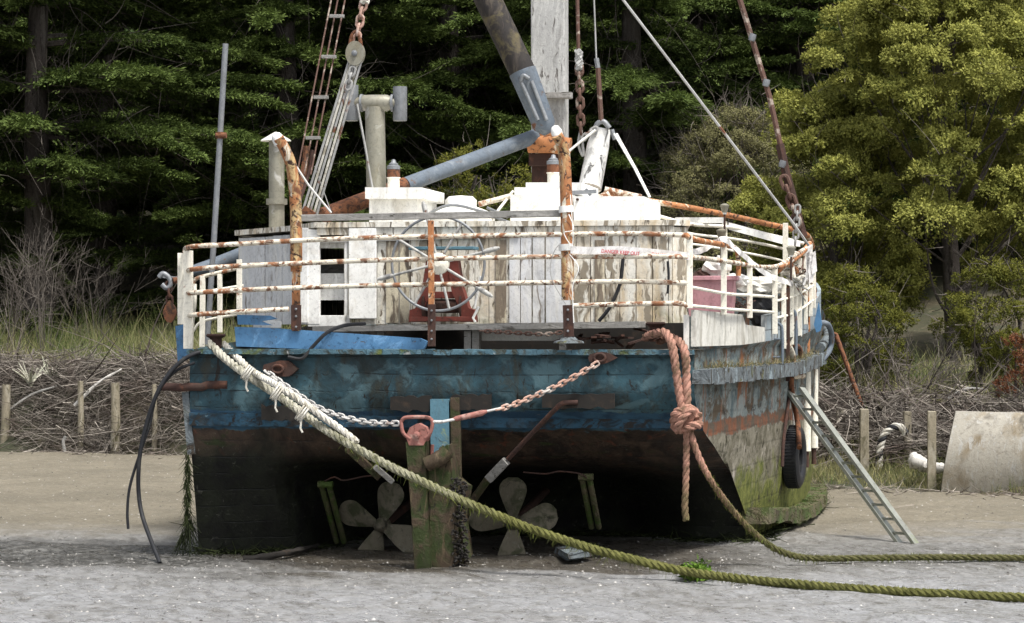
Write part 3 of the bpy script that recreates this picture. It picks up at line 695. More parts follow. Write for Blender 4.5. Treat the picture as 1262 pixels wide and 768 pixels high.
tag(npmesh('bank_grass', V, Q, M['grass'], tint=t), 'long green and straw grass growing along the top and foot of the bank', 'grass', kind='stuff')
for i, (px, py, D, lab) in enumerate(((38, 476, 47.3, 'pale flax plant with white blades on the bank at left'), (64, 472, 47.6, 'smaller pale flax plant right of the white one on the bank'))):
    r = np.random.default_rng(80+i); n = 26-8*i; x, y = at(px, D)
    a = r.random(n)*2*pi; Dv = np.stack([np.cos(a)*.7, np.sin(a)*.7, r.uniform(.8, 1.6, n)], 1)
    V, Q, s1 = stick_arrays(np.tile([0, 0, 0], (n, 1)).astype(float), Dv, r.uniform(.35, .65, n), .028, r, .2, 4, .25)
    o = npmesh('flax_plant', V, Q, M['flower'], tint=np.repeat(np.clip(r.normal(.8-.3*i, .25, n), 0, 1), s1)); o.location = (x, y, W(px, py, D).z)
    tag(o, lab, 'plant')

# shells and pebbles strewn over the mud
r = np.random.default_rng(12); n = 16000
gx = r.uniform(-10, 10, n); gy = r.uniform(-8, 1, n)**1.0; gy = np.where(r.random(n) < .45, r.uniform(-1, 20, n), gy)
keep = gy < bank_y(gx)-.1; gx, gy = gx[keep], gy[keep]; n = len(gx)
sz = (.004+.012*r.random(n)**3)[:, None]; P = np.stack([gx, gy, bumps(gx, gy)+.002], 1)
tet = np.array([[1, 0, 0], [0, 1, 0], [-1, 0, 0], [0, -1, 0], [0, 0, .6]])
ang = r.random(n)*6.28; ca, sa = np.cos(ang), np.sin(ang)
Rm = np.stack([np.stack([ca, -sa, 0*ca], -1), np.stack([sa, ca, 0*ca], -1), np.stack([0*ca, 0*ca, 1+0*ca], -1)], 1)
Vp = P[:, None]+np.einsum('nij,kj->nki', Rm, tet)*sz[:, None]*r.uniform(.5, 1.3, (n, 1, 3))
Qp = (np.arange(n)[:, None, None]*5+np.array([[0, 1, 4], [1, 2, 4], [2, 3, 4], [3, 0, 4]])[None]).reshape(-1, 3)
M['shell'] = tintmat('shell_grit_colour', (.04, .038, .034), (.62, .60, .56), .6)
tag(npmesh('shell_grit', Vp.reshape(-1, 3), Qp, M['shell'], tint=np.repeat(np.clip(r.normal(.45, .45, n), 0, 1), 4)), 'broken shells and pebbles strewn over the mud', 'shells', kind='stuff')
# ================================================================== THE BOAT
boat = empty('fishing_boat', (OX, OY, 0), -TH)
tag(boat, 'derelict blue and white timber vessel seen from astern, aground on the mud', 'boat')
def side_us(v):                                                       # smoothed
    return (side_u(max(0, v-.6))+2*side_u(v)+side_u(min(15.2, v+.6)))/4 if .6 < v < 14.6 else side_u(v)
ZL = [-.25, -.08, .06, .2, .35, .5, .65, .78, .9, 1.0, 1.1, 1.19, 1.27, 1.285, 1.36, 1.445, 1.46, 1.55, 1.66, 1.79, 1.9, 2.0, 2.06]
def vR(z): return float(np.interp(z, [0, .2, .6, .85, 1.05, 1.25, 1.6], [2.75, 2.6, 1.8, 1.35, 1.0, .42, 0]))
def vLf(z): return float(np.interp(z, [0, .5, 1.0, 1.4], [.3, .2, .05, 0]))
def wf(z, s): return 1-(.05 if s > 0 else .012)*max(0, 1-z/2.1)**2
def sst(t): t = max(0, min(1, t)); return t*t*(3-2*t)
hb = MB(); rows = []; NP, NTR, NS = 16, 40, 40
for z in ZL:
    row = []; vl, vr = vLf(z), vR(z)
    for i in range(NP):
        v = 15.2+(vl-15.2)*(i/(NP)); uu = side_us(v); uu = (2.5+(uu-2.5)*.55) if uu > 2.5 else uu; row.append((-uu*wf(z, -1), v, z))
    uL, uR = -(2.5+(side_us(vl)-2.5)*.55)*wf(z, -1), side_us(vr)*wf(z, 1)
    for i in range(NTR+1):
        t = i/NTR; bul = .12*sin(pi*t)
        rec = 2.6*sst((1.02-z)/.45)*sst((t-.13)/.14)*(1-.35*sst((t-.72)/.2))
        rec = max(0, rec-(vl*(1-t)+vr*t)*.6*sst((1.02-z)/.45))
        row.append((uL+(uR-uL)*t, vl*(1-t)+vr*t-bul*min(1, z/1.3)+rec, z+(.02*(1-t)*-2 if z > 2 else 0)))
    for i in range(1, NS+1):
        v = vr+(15.2-vr)*(i/NS)**1.15; row.append((side_us(v)*wf(z, 1), v, z))
    rows.append(row)
for k in range(4):     # sheer rising to the bow above the stern deck height
    row = []
    for (u, v, z) in rows[22][:]:
        dz = (k+1)/4*float(np.interp(v, [0, 2, 5, 8, 15.2], [0, .04, .12, .35, 1.1])); row.append((u*(1+.02*(k+1)/4), v, z+dz))
    rows.append(row)
nc = len(rows[0]); hr = random.Random(4)
for row in rows:
    for (u, v, z) in row: hb.v.append((u+hr.uniform(-.002, .002), v+hr.uniform(-.003, .003), z))
for i in range(len(rows)-1):
    for j in range(nc-1):
        hb.f.append([i*nc+j, i*nc+j+1, (i+1)*nc+j+1, (i+1)*nc+j]); hb.sm.append(True)
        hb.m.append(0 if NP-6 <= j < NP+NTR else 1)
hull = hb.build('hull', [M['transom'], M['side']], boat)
# deck
db = MB(); top = rows[22]; dn = MB()
L_ = [(u*.985, v+(.03 if v < 1 else 0), 1.93) for (u, v, z) in top]
db.add([Vector(p) for p in L_]+[Vector((0, v, 1.93)) for (u, v, z) in top], [(i, i+1, nc+i+1, nc+i) for i in range(nc-1)])
M['deck'] = wmat('rotten_deck', (.12, .11, .09), [((.25, .25, .24), (12, 2, 5), .5, .6), ((.07, .09, .03), 4, .55, .7)], seams=(0, .12, .01, (.02, .02, .015), .3))
db.build('deck', M['deck'], boat)
def tran(px, py, off=-.03): return B(px, py, off)
# horizontal ledge strips and capping on the transom
def transom_strip(z0, z1, proud, x0=0, x1=1, n=30):
    b = MB(); zc = (z0+z1)/2; vl, vr = vLf(zc), vR(zc); uL, uR = -side_us(vl)*wf(zc, -1), side_us(vr)*wf(zc, 1); P = []
    for i in range(n+1):
        t = x0+(x1-x0)*i/n; P.append((uL+(uR-uL)*t, vl*(1-t)+vr*t-.12*sin(pi*t)*min(1, zc/1.3)-proud/2+.012, zc))
    for a, c in zip(P, P[1:]): b.beam(a, c, proud, z1-z0)
    return b
M['capw'] = wmat('worn_blue_cap', (.065, .13, .165), [((.05, .06, .05), (7, 12, 12), .48, .58), ((.42, .45, .45), (12, 12, 12), .64, .68), ((.10, .13, .03), 4, .58, .7)], bump=.9, bs=16, bd=.02)
transom_strip(2.01, 2.06, .09).jitter(.006).build('capping_rail', M['capw'], boat)
M['bandblue'] = wmat('blue_rubbing_band', (.020, .062, .10), [((.010, .022, .032), (2.5, 6, 9), .46, .58), ((.13, .22, .27), (5, 12, 18), .66, .7), ((.02, .018, .016), (5, 9, 14), .54, .60)], bump=.4)
transom_strip(1.30, 1.43, .035).jitter(.003).build('rubbing_band', M['bandblue'], boat)
# torn dark recesses and iron plates on the transom
for (x0, x1, y) in ((481, 531, 498), (556, 605, 496), (668, 757, 494), (322, 368, 509)):
    b = MB(); n = 9; a = [tran(x0+(x1-x0)*i/n, y-7-random.uniform(0, 4), -.155) for i in range(n+1)]+[tran(x1-(x1-x0)*i/n, y+7+random.uniform(0, 4), -.155) for i in range(n+1)]
    b.prism(a, (0, .05, 0)); b.build('wood_scar', M['dark'], boat)
for (x, y, s) in ((345, 455, .85), (742, 441, .65)):
    b = MB(); a = [tran(x+random.uniform(.8, 1.15)*26*s*cos(q*.52), y+random.uniform(.8, 1.2)*12*s*sin(q*.52), -.15) for q in range(12)]
    b.prism(a, (0, .06, 0)); b.tube([tran(x-3+7*cos(q*.63), y+5*sin(q*.63), -.17) for q in range(10)], .014, closed=True)
    b.build('chain_plate', M['rustdark'], boat)
b = MB(); a = BS([(x, 479-(.5 if x < 250 else 4)-random.uniform(0, 2), -.03) for x in range(200, 282, 8)]); b.tube(a, [.022]*len(a), n=6, flat=1.8)
b.build('iron_bumper', M['rustdark'], boat)
b = MB(); b.beam(B(229, 483, .03), B(236, 560, .02), .07, .05, (0, 1, 0)); b.build('corner_post', M['strake'], boat)
# rubbing strake down the starboard side
def side_path(v0, v1, z, off, n=24, zf=None):
    P = []
    for i in range(n+1):
        v = v0+(v1-v0)*i/n; zz = z if zf is None else zf(v); P.append(Vector((side_us(v)*wf(min(zz, 2.1), 1)+off, v, zz)))
    return P
zs = lambda v: float(np.interp(v, [0, 4, 7, 10, 15], [1.80, 1.80, 1.93, 2.15, 2.8]))
b = MB(); P = side_path(-.05, 6.4, 0, .07, 34, zs)
for a, c in zip(P, P[1:]): b.beam(a, c+(c-a)*.1, .17, .14+random.uniform(-.008, .008))
b.jitter(.007); b.build('rubbing_strake', M['strake'], boat)
b = MB(); P = side_path(2.6, 9, 0, .10, 20, lambda v: float(np.interp(v, [2.6, 5, 9], [.30, .12, .16])))
for a, c in zip(P, P[1:]): b.beam(a, c+(c-a)*.15, .26, .14+random.uniform(-.03, .03))
b.jitter(.02); b.build('bilge_ledge', M['mossledge'], boat)
b = MB(); P = side_path(6.2, 9.6, 0, .10, 14, lambda v: float(np.interp(v, [6.2, 7.6, 9.6], [2.02, 2.14, 2.35])))
b.tube(P, .06, n=10)
b.jitter(.004); b.build('bow_fender_rail', M['strake'], boat)
# white bulwark on the starboard quarter, blue-grey further on
def bulw(v0, v1, z0, z1f, off, th, m, name, n=22):
    b = MB(); P = side_path(v0, v1, 2, off, n)
    for p, q in zip(P, P[1:]):
        za, zb = z1f(p.y), z1f(q.y); t = (q-p).normalized(); s = Vector((t.y, -t.x, 0))*th
        V = [Vector((p.x, p.y, z0(p.y))), Vector((q.x, q.y, z0(q.y))), Vector((q.x, q.y, zb)), Vector((p.x, p.y, za))]
        b.add(V+[x-s for x in V], [(0, 1, 2, 3), (7, 6, 5, 4), (3, 2, 6, 7), (0, 4, 5, 1), (0, 3, 7, 4), (1, 5, 6, 2)])
    return b.build(name, m, boat, weld=True)
bulw(-.03, 3.0, lambda v: 2.09, lambda v: float(np.interp(v, [-.03, 1.9, 1.95, 3.0], [2.44, 2.40, 2.30, 2.27])), .012, .045, M['bulwark'], 'bulwark')
bulw(3.02, 10, lambda v: float(np.interp(v, [3, 6, 10], [2.10, 2.16, 2.5])), lambda v: float(np.interp(v, [3, 6, 10], [2.40, 2.52, 2.95])), .012, .045, M['bulgrey'], 'bulwark')
b = MB(); b.beam(B(846, 388, -.02), B(846, 430, -.02), .05, .05, (0, 1, 0)); b.build('bulwark_end_post', M['white'], boat)
# blue quarter board and broken plank at the port corner
b = MB(); b.prism(BS([(216, 402, .15), (234, 398, .15), (236, 438, .15), (219, 446, .15)]), (0, .06, 0)); b.build('quarter_board', M['blue'], boat, .006)
b = MB(); b.prism(BS([(289, 403, -.06), (291, 427, -.06), (400, 431, -.06), (500, 433, -.06), (523, 430, -.06), (527, 421, -.06), (518, 417, -.06), (400, 409, -.06), (330, 404, -.06)]), (0, .05, 0)); b.build('blue_plank', M['blue'], boat, .005)
b = MB(); b.prism(BS([(292, 388, -.02), (293, 400, -.02), (335, 401, -.02), (322, 396, -.02), (341, 393, -.02), (332, 389, -.02)]), (0, .04, 0)); b.build('broken_plank', M['blue'], boat, .004)
b = MB(); b.prism(BS([(312, 393, .1), (312, 404, .1), (346, 404, .1), (346, 396, .1)]), (0, .03, 0)); b.build('white_plank', M['panel'], boat, .004)
# after platform: plank, legs, dark bearers, clutter under the cabin
b = MB(); b.prism(BS([(385, 402, .35), (385, 409, .35), (787, 404, .35), (787, 396, .35)]), (0, .55, 0)); b.build('platform', M['timber'], boat, .004)
for x, h in ((412, 410), (450, 410), (577, 408), (587, 406), (694, 404), (470, 409)):
    b = MB(); b.beam(B(x, h, .5), B(x, 432, .5), .07, .08, (0, 1, 0)); b.build('platform_leg', M['timber'], boat, .004)
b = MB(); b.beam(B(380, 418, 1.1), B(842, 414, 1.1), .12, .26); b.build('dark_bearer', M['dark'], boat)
b = MB(); b.box(B(642, 412, .75), (.78, .1, .13)); b.build('white_locker', M['panel'], boat, .006)
b = MB()
for q in range(26):
    x, y = random.uniform(705, 842), random.uniform(408, 424)
    b.beam(B(x, y, random.uniform(.1, .8)), B(x+random.uniform(-26, 26), y+random.uniform(-8, 8), random.uniform(.1, .8)), random.uniform(.02, .07), .02)
b.build('deck_debris', M['rustdark'], boat)
b = MB(); b.chain(catmull(BS([(595, 408, .3), (630, 410, .3), (670, 412, .3), (690, 410, .3)]), 8), .07, .007, .016); b.build('loose_chain', M['wirerust'], boat)

# ---- after cabin: vertical plank walls round a hollow room
CV = 1.25
zt = B(560, 281, CV).z; zb = B(560, 400, CV).z
cL, cR = B(392, 300, CV), B(843, 300, CV)
lp = B(296, 300, 2.5)
plan = [(lp.x, 7.2), (lp.x, 2.5), (cL.x-.35, 1.75), (cL.x, CV)]
cw = MB(); cr_ = random.Random(9)
def plank_wall(b, a, c, z0, z1, wd, th=.035, skip=None, sl=0):
    a = Vector((*a, 0)); c = Vector((*c, 0)); L = (c-a).length; t = (c-a)/L; n = Vector((t.y, -t.x, 0)); s = 0
    while s < L-.01:
        w_ = min(wd*cr_.uniform(.85, 1.15), L-s); m = a+t*(s+w_/2)
        if not (skip and skip(m)):
            o = cr_.uniform(-.006, .006); top = z1+cr_.uniform(-.012, .004)+sl*(s/L)
            b.beam(Vector((m.x, m.y, z0))+n*o, Vector((m.x, m.y, top))+n*o, w_-.006, th, n)
        s += w_
wx0, wx1 = B(424, 300, CV).x, B(391, 300, CV).x
wmin, wmax = min(wx0, wx1), max(wx0, wx1)
plank_wall(cw, (wmax, CV), (cR.x-.12, CV), zb, zt, .165)
plank_wall(cw, (cR.x-.12, CV), (cR.x, CV+.14), zb, zt, .16)
o = cw.build('cabin_wall', M['cabin'], boat, .004)
b = MB(); plank_wall(b, (plan[1][0], 2.5), (plan[2][0], 1.75), zb, zt-.04, .16); plank_wall(b, plan[2], plan[3], zb, zt, .16)
b.build('cabin_corner_boards', M['cabin_grey'], boat, .004)
b = MB(); plank_wall(b, plan[0], plan[1], zb, zt-.04, .2); fr = B(832, 300, 6.8)
plank_wall(b, (cR.x, CV+.14), (fr.x, 6.8), zb, zt, .2); plank_wall(b, (fr.x, 6.8), (lp.x, 7.2), zb, zt, .2)
b.build('cabin_side_boards', M['cabin'], boat)
# primed patch of grey boards and paint-bare boards on the aft wall
b = MB()
for x0, x1 in ((642, 655), (657, 671), (673, 689), (689, 703), (628, 641)):
    b.prism(BS([(x0, 292, CV-.025), (x1, 292, CV-.025), (x1, 398, CV-.025), (x0, 398, CV-.025)]), (0, -.008, 0))
b.build('primed_boards', M['cabin_grey'], boat)
M['bare'] = wmat('bare_boards', (.19, .155, .115), [((.62, .56, .42), (6, 6, 1.2), .50, .56), ((.09, .075, .06), (9, 9, 1.2), .55, .65)], bump=.6)
for x0, x1 in ((476, 491), (493, 504), (611, 624), (733, 745)):
    b = MB(); b.prism(BS([(x0, 296, CV-.025), (x1, 296, CV-.025), (x1, 398, CV-.025), (x0, 398, CV-.025)]), (0, -.007, 0))
    b.build('bare_board', M['bare'], boat)
# roof, cornice trim
rf = MB(); z = zt+.01
rp = [(lp.x-.05, 7.3, z-.03), (lp.x-.05, 2.45, z-.03), (cL.x-.37, 1.70, z-.01), (cL.x-.03, CV-.07, z), (cR.x-.10, CV-.07, z), (cR.x+.05, CV+.12, z), (fr.x+.05, 6.9, z)]
rf.prism([Vector(p) for p in rp], (0, 0, .055)); rf.build('cabin_roof', M['cabin'], boat, .01)
b = MB(); b.beam(Vector((cL.x, CV-.035, zt-.03)), Vector((cR.x-.1, CV-.035, zt-.03)), .03, .075); b.build('cornice', M['cabin'], boat, .004)
b = MB(); b.beam(B(396, 298, CV-.04), B(640, 291, CV-.04), .03, .022); b.build('gutter_strip', M['timber'], boat)
# doorway with its frame, white panel hung inside, dark inside
b = MB()
b.beam(B(387, 283, CV-.01), B(387, 400, CV-.01), .13, .06, (0, 1, 0)); b.beam(B(427, 283, CV-.01), B(427, 398, CV-.01), .035, .05, (0, 1, 0))
b.beam(B(380, 396, CV-.01), B(432, 396, CV-.01), .05, .12); b.build('door_frame', M['panel'], boat, .006)
b = MB(); b.beam(B(447, 281, CV-.05), B(447, 393, CV-.05), .29, .035, (0, 1, 0)); b.build('sliding_door', M['panel'], boat, .008)
b = MB(); b.beam(B(370, 281, CV-.04), B(370, 398, CV-.04), .17, .035, (0, 1, 0)); b.build('door_post_board', M['panel'], boat, .006)
b = MB(); b.prism(BS([(393, 337, CV+.12), (424, 337, CV+.12), (424, 370, CV+.12), (393, 370, CV+.12)]), (0, .02, 0)); b.build('white_panel', M['panel'], boat, .003)
b = MB(); b.prism(BS([(391, 281, CV-.02), (427, 279, CV-.02), (427, 286, CV-.02), (391, 288, CV-.02)]), (0, .03, 0)); b.prism(BS([(391, 296, CV+.0), (426, 296, CV+.0), (426, 306, CV), (391, 306, CV)]), (0, .02, 0)); b.build('door_header', M['bulwark'], boat, .003)
b = MB(); b.prism(BS([(393, 325, CV+.5), (426, 325, CV+.5), (426, 337, CV+.5), (393, 337, CV+.5)]), (0, .02, 0)); b.beam(B(396, 336, CV+.4), B(410, 326, CV+.4), .01, .02); b.build('inner_shelf', M['timber'], boat)
b = MB(); b.prism([Vector((p[0]*.98+.02, p[1]+.15, zb)) for p in plan]+[Vector((cR.x-.1, CV+.2, zb)), Vector((fr.x, 6.7, zb))], (0, 0, .02)); b.build('cabin_floor', M['dark'], boat)
# skylight box on the port side of the roof with its lid
def bbox(x0, x1, y0, y1, v, dp, m, name, bev=.006, par=None):
    b = MB(); b.prism(BS([(x0, y1, v), (x1, y1, v), (x1, y0, v), (x0, y0, v)]), (0, dp, 0)); return b.build(name, m, par or boat, bev)
sb = bbox(455, 514, 243, 283, 1.7, 1.0, M['panel'], 'skylight_box'); bbox(450, 520, 231, 245, 1.62, 1.16, M['panel'], 'box_lid', .008, sb)
bx = bbox(629, 706, 240, 277, 1.55, 1.5, M['panel'], 'roof_locker'); bbox(634, 648, 231, 241, 1.7, .1, M['panel'], 'hinge_block', .004, bx)
bbox(648, 717, 225, 240, 1.7, 1.2, M['panel'], 'locker_lid', .008, bx)
bx2 = bbox(707, 794, 242, 278, 1.5, 1.4, M['panel'], 'roof_locker')
for (x, y) in ((712, 246), (712, 275)):
    b = MB(); b.lathe(B(x, y, 1.5), (0, -1, 0), [(.014, 0), (.014, .03), (.008, .035)], 8); b.build('bolt', M['rustdark'], bx2)
b = MB(); b.beam(B(700, 238, 1.6), B(735, 236, 1.6), .03, .04); b.beam(B(722, 233, 1.62), B(728, 241, 1.62), .03, .03); b.build('latch_bar', M['steel'], boat)
# rounded white cowl and strewn spars on the roof
b = MB(); b.lathe(B(568, 278, 2.6), (0, 0, 1), [(.36, 0), (.37, .10), (.30, .15), (.17, .20), (.17, .27), (.13, .31), (.02, .32)], 24); b.build('roof_cowl', M['panel'], boat)
b = MB()
for pts in (((520, 268, 2.2), (555, 253, 2.2), (600, 262, 2.2)), ((600, 262, 2.2), (628, 277, 2.2)), ((600, 256, 2.3), (626, 268, 2.3)), ((605, 266, 2.1), (632, 276, 2.1))):
    b.tube(catmull(BS(pts), 5), .016, n=6)
b.build('loose_pipe', M['steel'], boat)
for pts, r_, m in (([(590, 252, 2.6), (632, 241, 2.7)], .03, 'rail'), ([(598, 280, 1.9), (632, 236, 2.9)], .015, 'rail_white')):
    b = MB(); b.tube(BS(pts), r_, n=8); b.build('roof_pipe', M[m], boat)
# vents on the roof
for x, y0, y1, v in ((485, 232, 197, 2.1), (682, 226, 191, 2.4)):
    p = B(x, y0, v); h = B(x, y1, v).z-p.z; b = MB()
    b.lathe(p, (0, 0, 1), [(.065, 0), (.065, h*.34), (.075, h*.35), (.075, h*.38)], 14); o = b.build('vent_pipe', M['rail_white'], boat)
    b = MB(); b.lathe(p+Vector((0, 0, h*.38)), (0, 0, 1), [(.07, 0), (.07, h*.28)], 14); b.build('rusty_band', M['rust'], o)
    b = MB(); b.lathe(p+Vector((0, 0, h*.66)), (0, 0, 1), [(.072, 0), (.072, h*.12), (.05, h*.15), (.05, h*.20), (.03, h*.24), (.02, h*.34), (.004, h*.36)], 14); b.build('vent_cap', M['steel'], o)
# twin-ended flue
p0, p1 = B(464, 238, 2.2), B(462, 132, 2.2); b = MB(); b.tube([p0, p1], .105, n=24); fl = b.build('flue_pipe', M['flue'], boat)
b = MB(); a, c = B(438, 127, 2.2), B(488, 127, 2.2)
b.tube([a, a.lerp(c, .08), a.lerp(c, .22), a.lerp(c, .45), a.lerp(c, .78), a.lerp(c, .92), c], [.06, .06, .085, .088, .088, .06, .06], n=24); b.build('flue_tee', M['flue'], boat)
for x, y0, y1 in ((433, 105, 149), (493, 107, 149)):
    b = MB(); b.lathe(B(x, y1, 2.2), (0, 0, 1), [(.07, 0), (.075, .01), (.075, B(x, y0, 2.2).z-B(x, y1, 2.2).z), (.065, B(x, y0, 2.2).z-B(x, y1, 2.2).z), (.065, .02)], 22); b.build('flue_end', M['steel'], boat)
for x in (446, 484):
    b = MB(); b.lathe(B(x, 127, 2.2)-Vector((.012, 0, 0)), (1, 0, 0), [(.094, 0), (.094, .024)], 22); b.build('clamp_ring', M['steel'], boat)
# port chimney with conical cap
a, c = B(341, 300, 2.6), B(341, 172, 2.6); b = MB(); b.tube([a, c], .085, n=22); ch = b.build('chimney', M['flue'], boat)
b = MB(); b.lathe(B(340, 174, 2.6), (0, 0, 1), [(.165, 0), (.16, .012), (.02, .095), (.005, .1)], 22); b.build('chimney_cap', M['white'], ch)
b = MB(); b.lathe(B(341, 252, 2.6), (0, 0, 1), [(.115, 0), (.115, .06)], 22); b.build('chimney_collar', M['flue'], ch)

# ---- gallows: davits, cross timber
def davit(pts, r0, name='davit'):
    b = MB(); P = catmull(BS(pts), 7); b.tube(P, [r0*(1-.12*i/len(P)) for i in range(len(P))], n=14); return b.build(name, M['davit'], boat)
d1 = davit([(365, 330, -.05), (365, 270, -.05), (363, 235, -.07), (359, 205, -.1), (352, 186, -.15), (343, 170, -.2)], .06)
b = MB(); b.lathe(B(345, 178, -.17), (-.4, 0, 1), [(.055, 0), (.06, .07), (.04, .11), (.01, .12)], 14); b.build('white_tip', M['panel'], d1)
b = MB(); b.beam(B(365, 335, -.04), B(365, 292, -.04), .10, .06, (0, 1, 0)); b.beam(B(365, 290, -.05), B(365, 408, -.05), .075, .05, (0, 1, 0)); b.build('davit_post', M['davit'], d1, .004)
b = MB(); b.beam(B(365, 376, -.09), B(365, 407, -.09), .10, .02, (0, 1, 0)); b.build('foot_plate', M['rustdark'], d1, .003)
for y in (381, 390, 403):
    b = MB(); b.lathe(B(365, y, -.10), (0, -1, 0), [(.012, 0), (.012, .012), (.004, .016)], 8); b.build('bolt', M['steel'], d1)
d2 = davit([(700, 370, -.1), (699, 300, -.1), (698, 250, -.1), (696, 200, -.1), (693, 180, -.13), (686, 166, -.2)], .062)
b = MB(); b.lathe(B(689, 172, -.17), (-.35, 0, 1), [(.05, 0), (.055, .08), (.035, .13), (.01, .14)], 14); b.build('white_tip', M['panel'], d2)
b = MB(); b.beam(B(700, 376, -.14), B(701, 415, -.14), .10, .025, (0, 1, 0)); b.build('foot_plate', M['rustdark'], d2, .003)
for y in (382, 394, 408):
    b = MB(); b.lathe(B(700, y, -.155), (0, -1, 0), [(.012, 0), (.012, .012), (.004, .016)], 8); b.build('bolt', M['steel'], d2)
b = MB(); b.lathe(B(701, 423, -.1), (0, 0, 1), [(.15, 0), (.14, .02), (.09, .03), (.06, .06)], 14); b.build('post_base', M['strake'], d2)
b = MB(); b.beam(B(363, 269, -.02), B(692, 263, -.02), .09, .065); b.jitter(.004).build('gallows_beam', M['timber'], boat, .004)
# steering stand post in the middle
b = MB(); b.beam(B(531, 272, -.2), B(532, 402, -.2), .05, .06, (0, 1, 0)); mp = b.build('rail_post', M['railrust'], boat, .004)
b = MB(); b.beam(B(532, 375, -.235), B(532, 427, -.235), .075, .02, (0, 1, 0)); b.build('foot_plate', M['rustdark'], mp, .002)
for y in (383, 395, 408, 418):
    b = MB(); b.lathe(B(532, y, -.25), (0, -1, 0), [(.011, 0), (.011, .01), (.004, .014)], 8); b.build('bolt', M['steel'], mp)

# ---- pipe rails
def rail(pts, r_=.024, m='rail', sm=True, name='guard_rail'):
    b = MB(); P = BS(pts); P = catmull(P, 5) if sm else P; b.tube(P, r_, n=10); return b.build(name, M[m], boat)
def post(x, y0, y1, v, w_=.05, m='rail_white', x2=None, th=.045):
    b = MB(); b.beam(B(x, y0, v), B(x2 or x, y1, v), w_, th, (0, 1, 0)); return b.build('rail_post', M[m], boat, .004)
V0 = -.12
rail([(230, 318, .75), (228, 309, .3), (237, 304, V0), (290, 301, V0), (360, 297, V0), (460, 293, V0), (640, 290, V0), (770, 288, V0), (846, 290, V0)])
rail([(230, 345, .75), (229, 337, .3), (238, 332, V0), (290, 328, V0), (360, 325, V0), (460, 321, V0), (640, 317, V0), (770, 316, V0), (850, 317, V0), (905, 324, 'h'), (935, 329, 'h'), (958, 328, 'h'), (975, 318, 'h'), (990, 308, 'h')])
rail([(230, 367, .75), (229, 363, .3), (238, 361, V0), (290, 358, V0), (360, 355, V0), (460, 352, V0), (640, 349, V0), (770, 347, V0), (848, 349, V0)])
rail([(230, 393, .7), (231, 391, .3), (240, 388, V0), (300, 384, V0), (356, 381, V0)])
rail([(707, 377, V0), (770, 375, V0), (835, 374, V0), (848, 378, V0)])
post(232, 309, 430, .0, .09); post(223, 312, 400, .35, .06); post(250, 340, 428, .9, .05, x2=249); post(271, 338, 410, .9, .045); post(295, 320, 388, .5, .05)
rail([(237, 350, .9), (243, 343, .9), (262, 338, .9), (296, 330, .9), (320, 326, 1.0)], .02, 'rail')
rail([(238, 362, 1.1), (262, 358, 1.1), (300, 352, 1.1)], .014, 'rail_white'); rail([(238, 408, 1.1), (250, 396, 1.1), (290, 388, 1.1), (318, 382, 1.1)], .014, 'rail_white')
rail([(240, 350, .9), (240, 372, .9), (237, 400, 1.0), (236, 425, 1.0)], .02, 'rail_white')
post(850, 289, 380, V0, .055); post(892, 302, 388, hv(892), .055); post(924, 330, 392, hv(924), .055); post(955, 330, 412, hv(955), .055); post(966, 350, 430, hv(966), .05)
for y0, y1, y2 in ((358, 362, 364), (376, 381, 386)):
    rail([(852, y0-7+(8 if y0 > 370 else 3), V0), (895, y1, 'h'), (925, y1+2, 'h'), (953, y1+4, 'h')], .016, 'rail_white')
# forward starboard rails, farther away: high rust top rail, tape-white mid rails, posts
rail([(745, 236, 4.2), (790, 246, 4.2), (850, 256, 4.4), (900, 266, 4.8), (950, 277, 5.2), (985, 285, 5.9), (997, 293, 6.6), (1001, 305, 7.0)], .032, 'railrust')
rail([(796, 262, 4.2), (850, 276, 4.4), (900, 280, 4.8), (950, 290, 5.2), (990, 300, 5.5)], .02, 'rail_white')
rail([(798, 274, 4.2), (850, 288, 4.4), (900, 294, 4.8), (950, 303, 5.2), (990, 314, 5.5)], .016, 'rail_white')
rail([(845, 300, 4.2), (880, 305, 4.4), (950, 318, 5.0), (990, 330, 5.4)], .014, 'rail_white')
for x, y0, y1, v in ((808, 247, 300, 4.2), (893, 273, 340, 4.8), (968, 275, 330, 5.2)): post(x, y0, y1, v, .06)
bbox(832, 892, 268, 275, 4.5, .02, M['panel'], 'dodger_strip', .002)
b = MB(); b.prism(BS([(898, 274, 4.8), (968, 293, 5.2), (968, 302, 5.2), (898, 283, 4.8)]), (0, .02, 0)); b.build('dodger_strip', M['panel'], boat)
b = MB(); b.prism(BS([(970, 294, 5.2), (986, 297, 5.3), (986, 304, 5.3), (970, 303, 5.2)]), (0, .02, 0)); b.build('dodger_strip', M['panel'], boat)
rail([(846, 290, V0), (850, 293, V0), (870, 298, 'h'), (893, 302, 'h'), (907, 307, 'h'), (910, 322, 'h'), (910, 340, 'h')], .026, 'railrust')
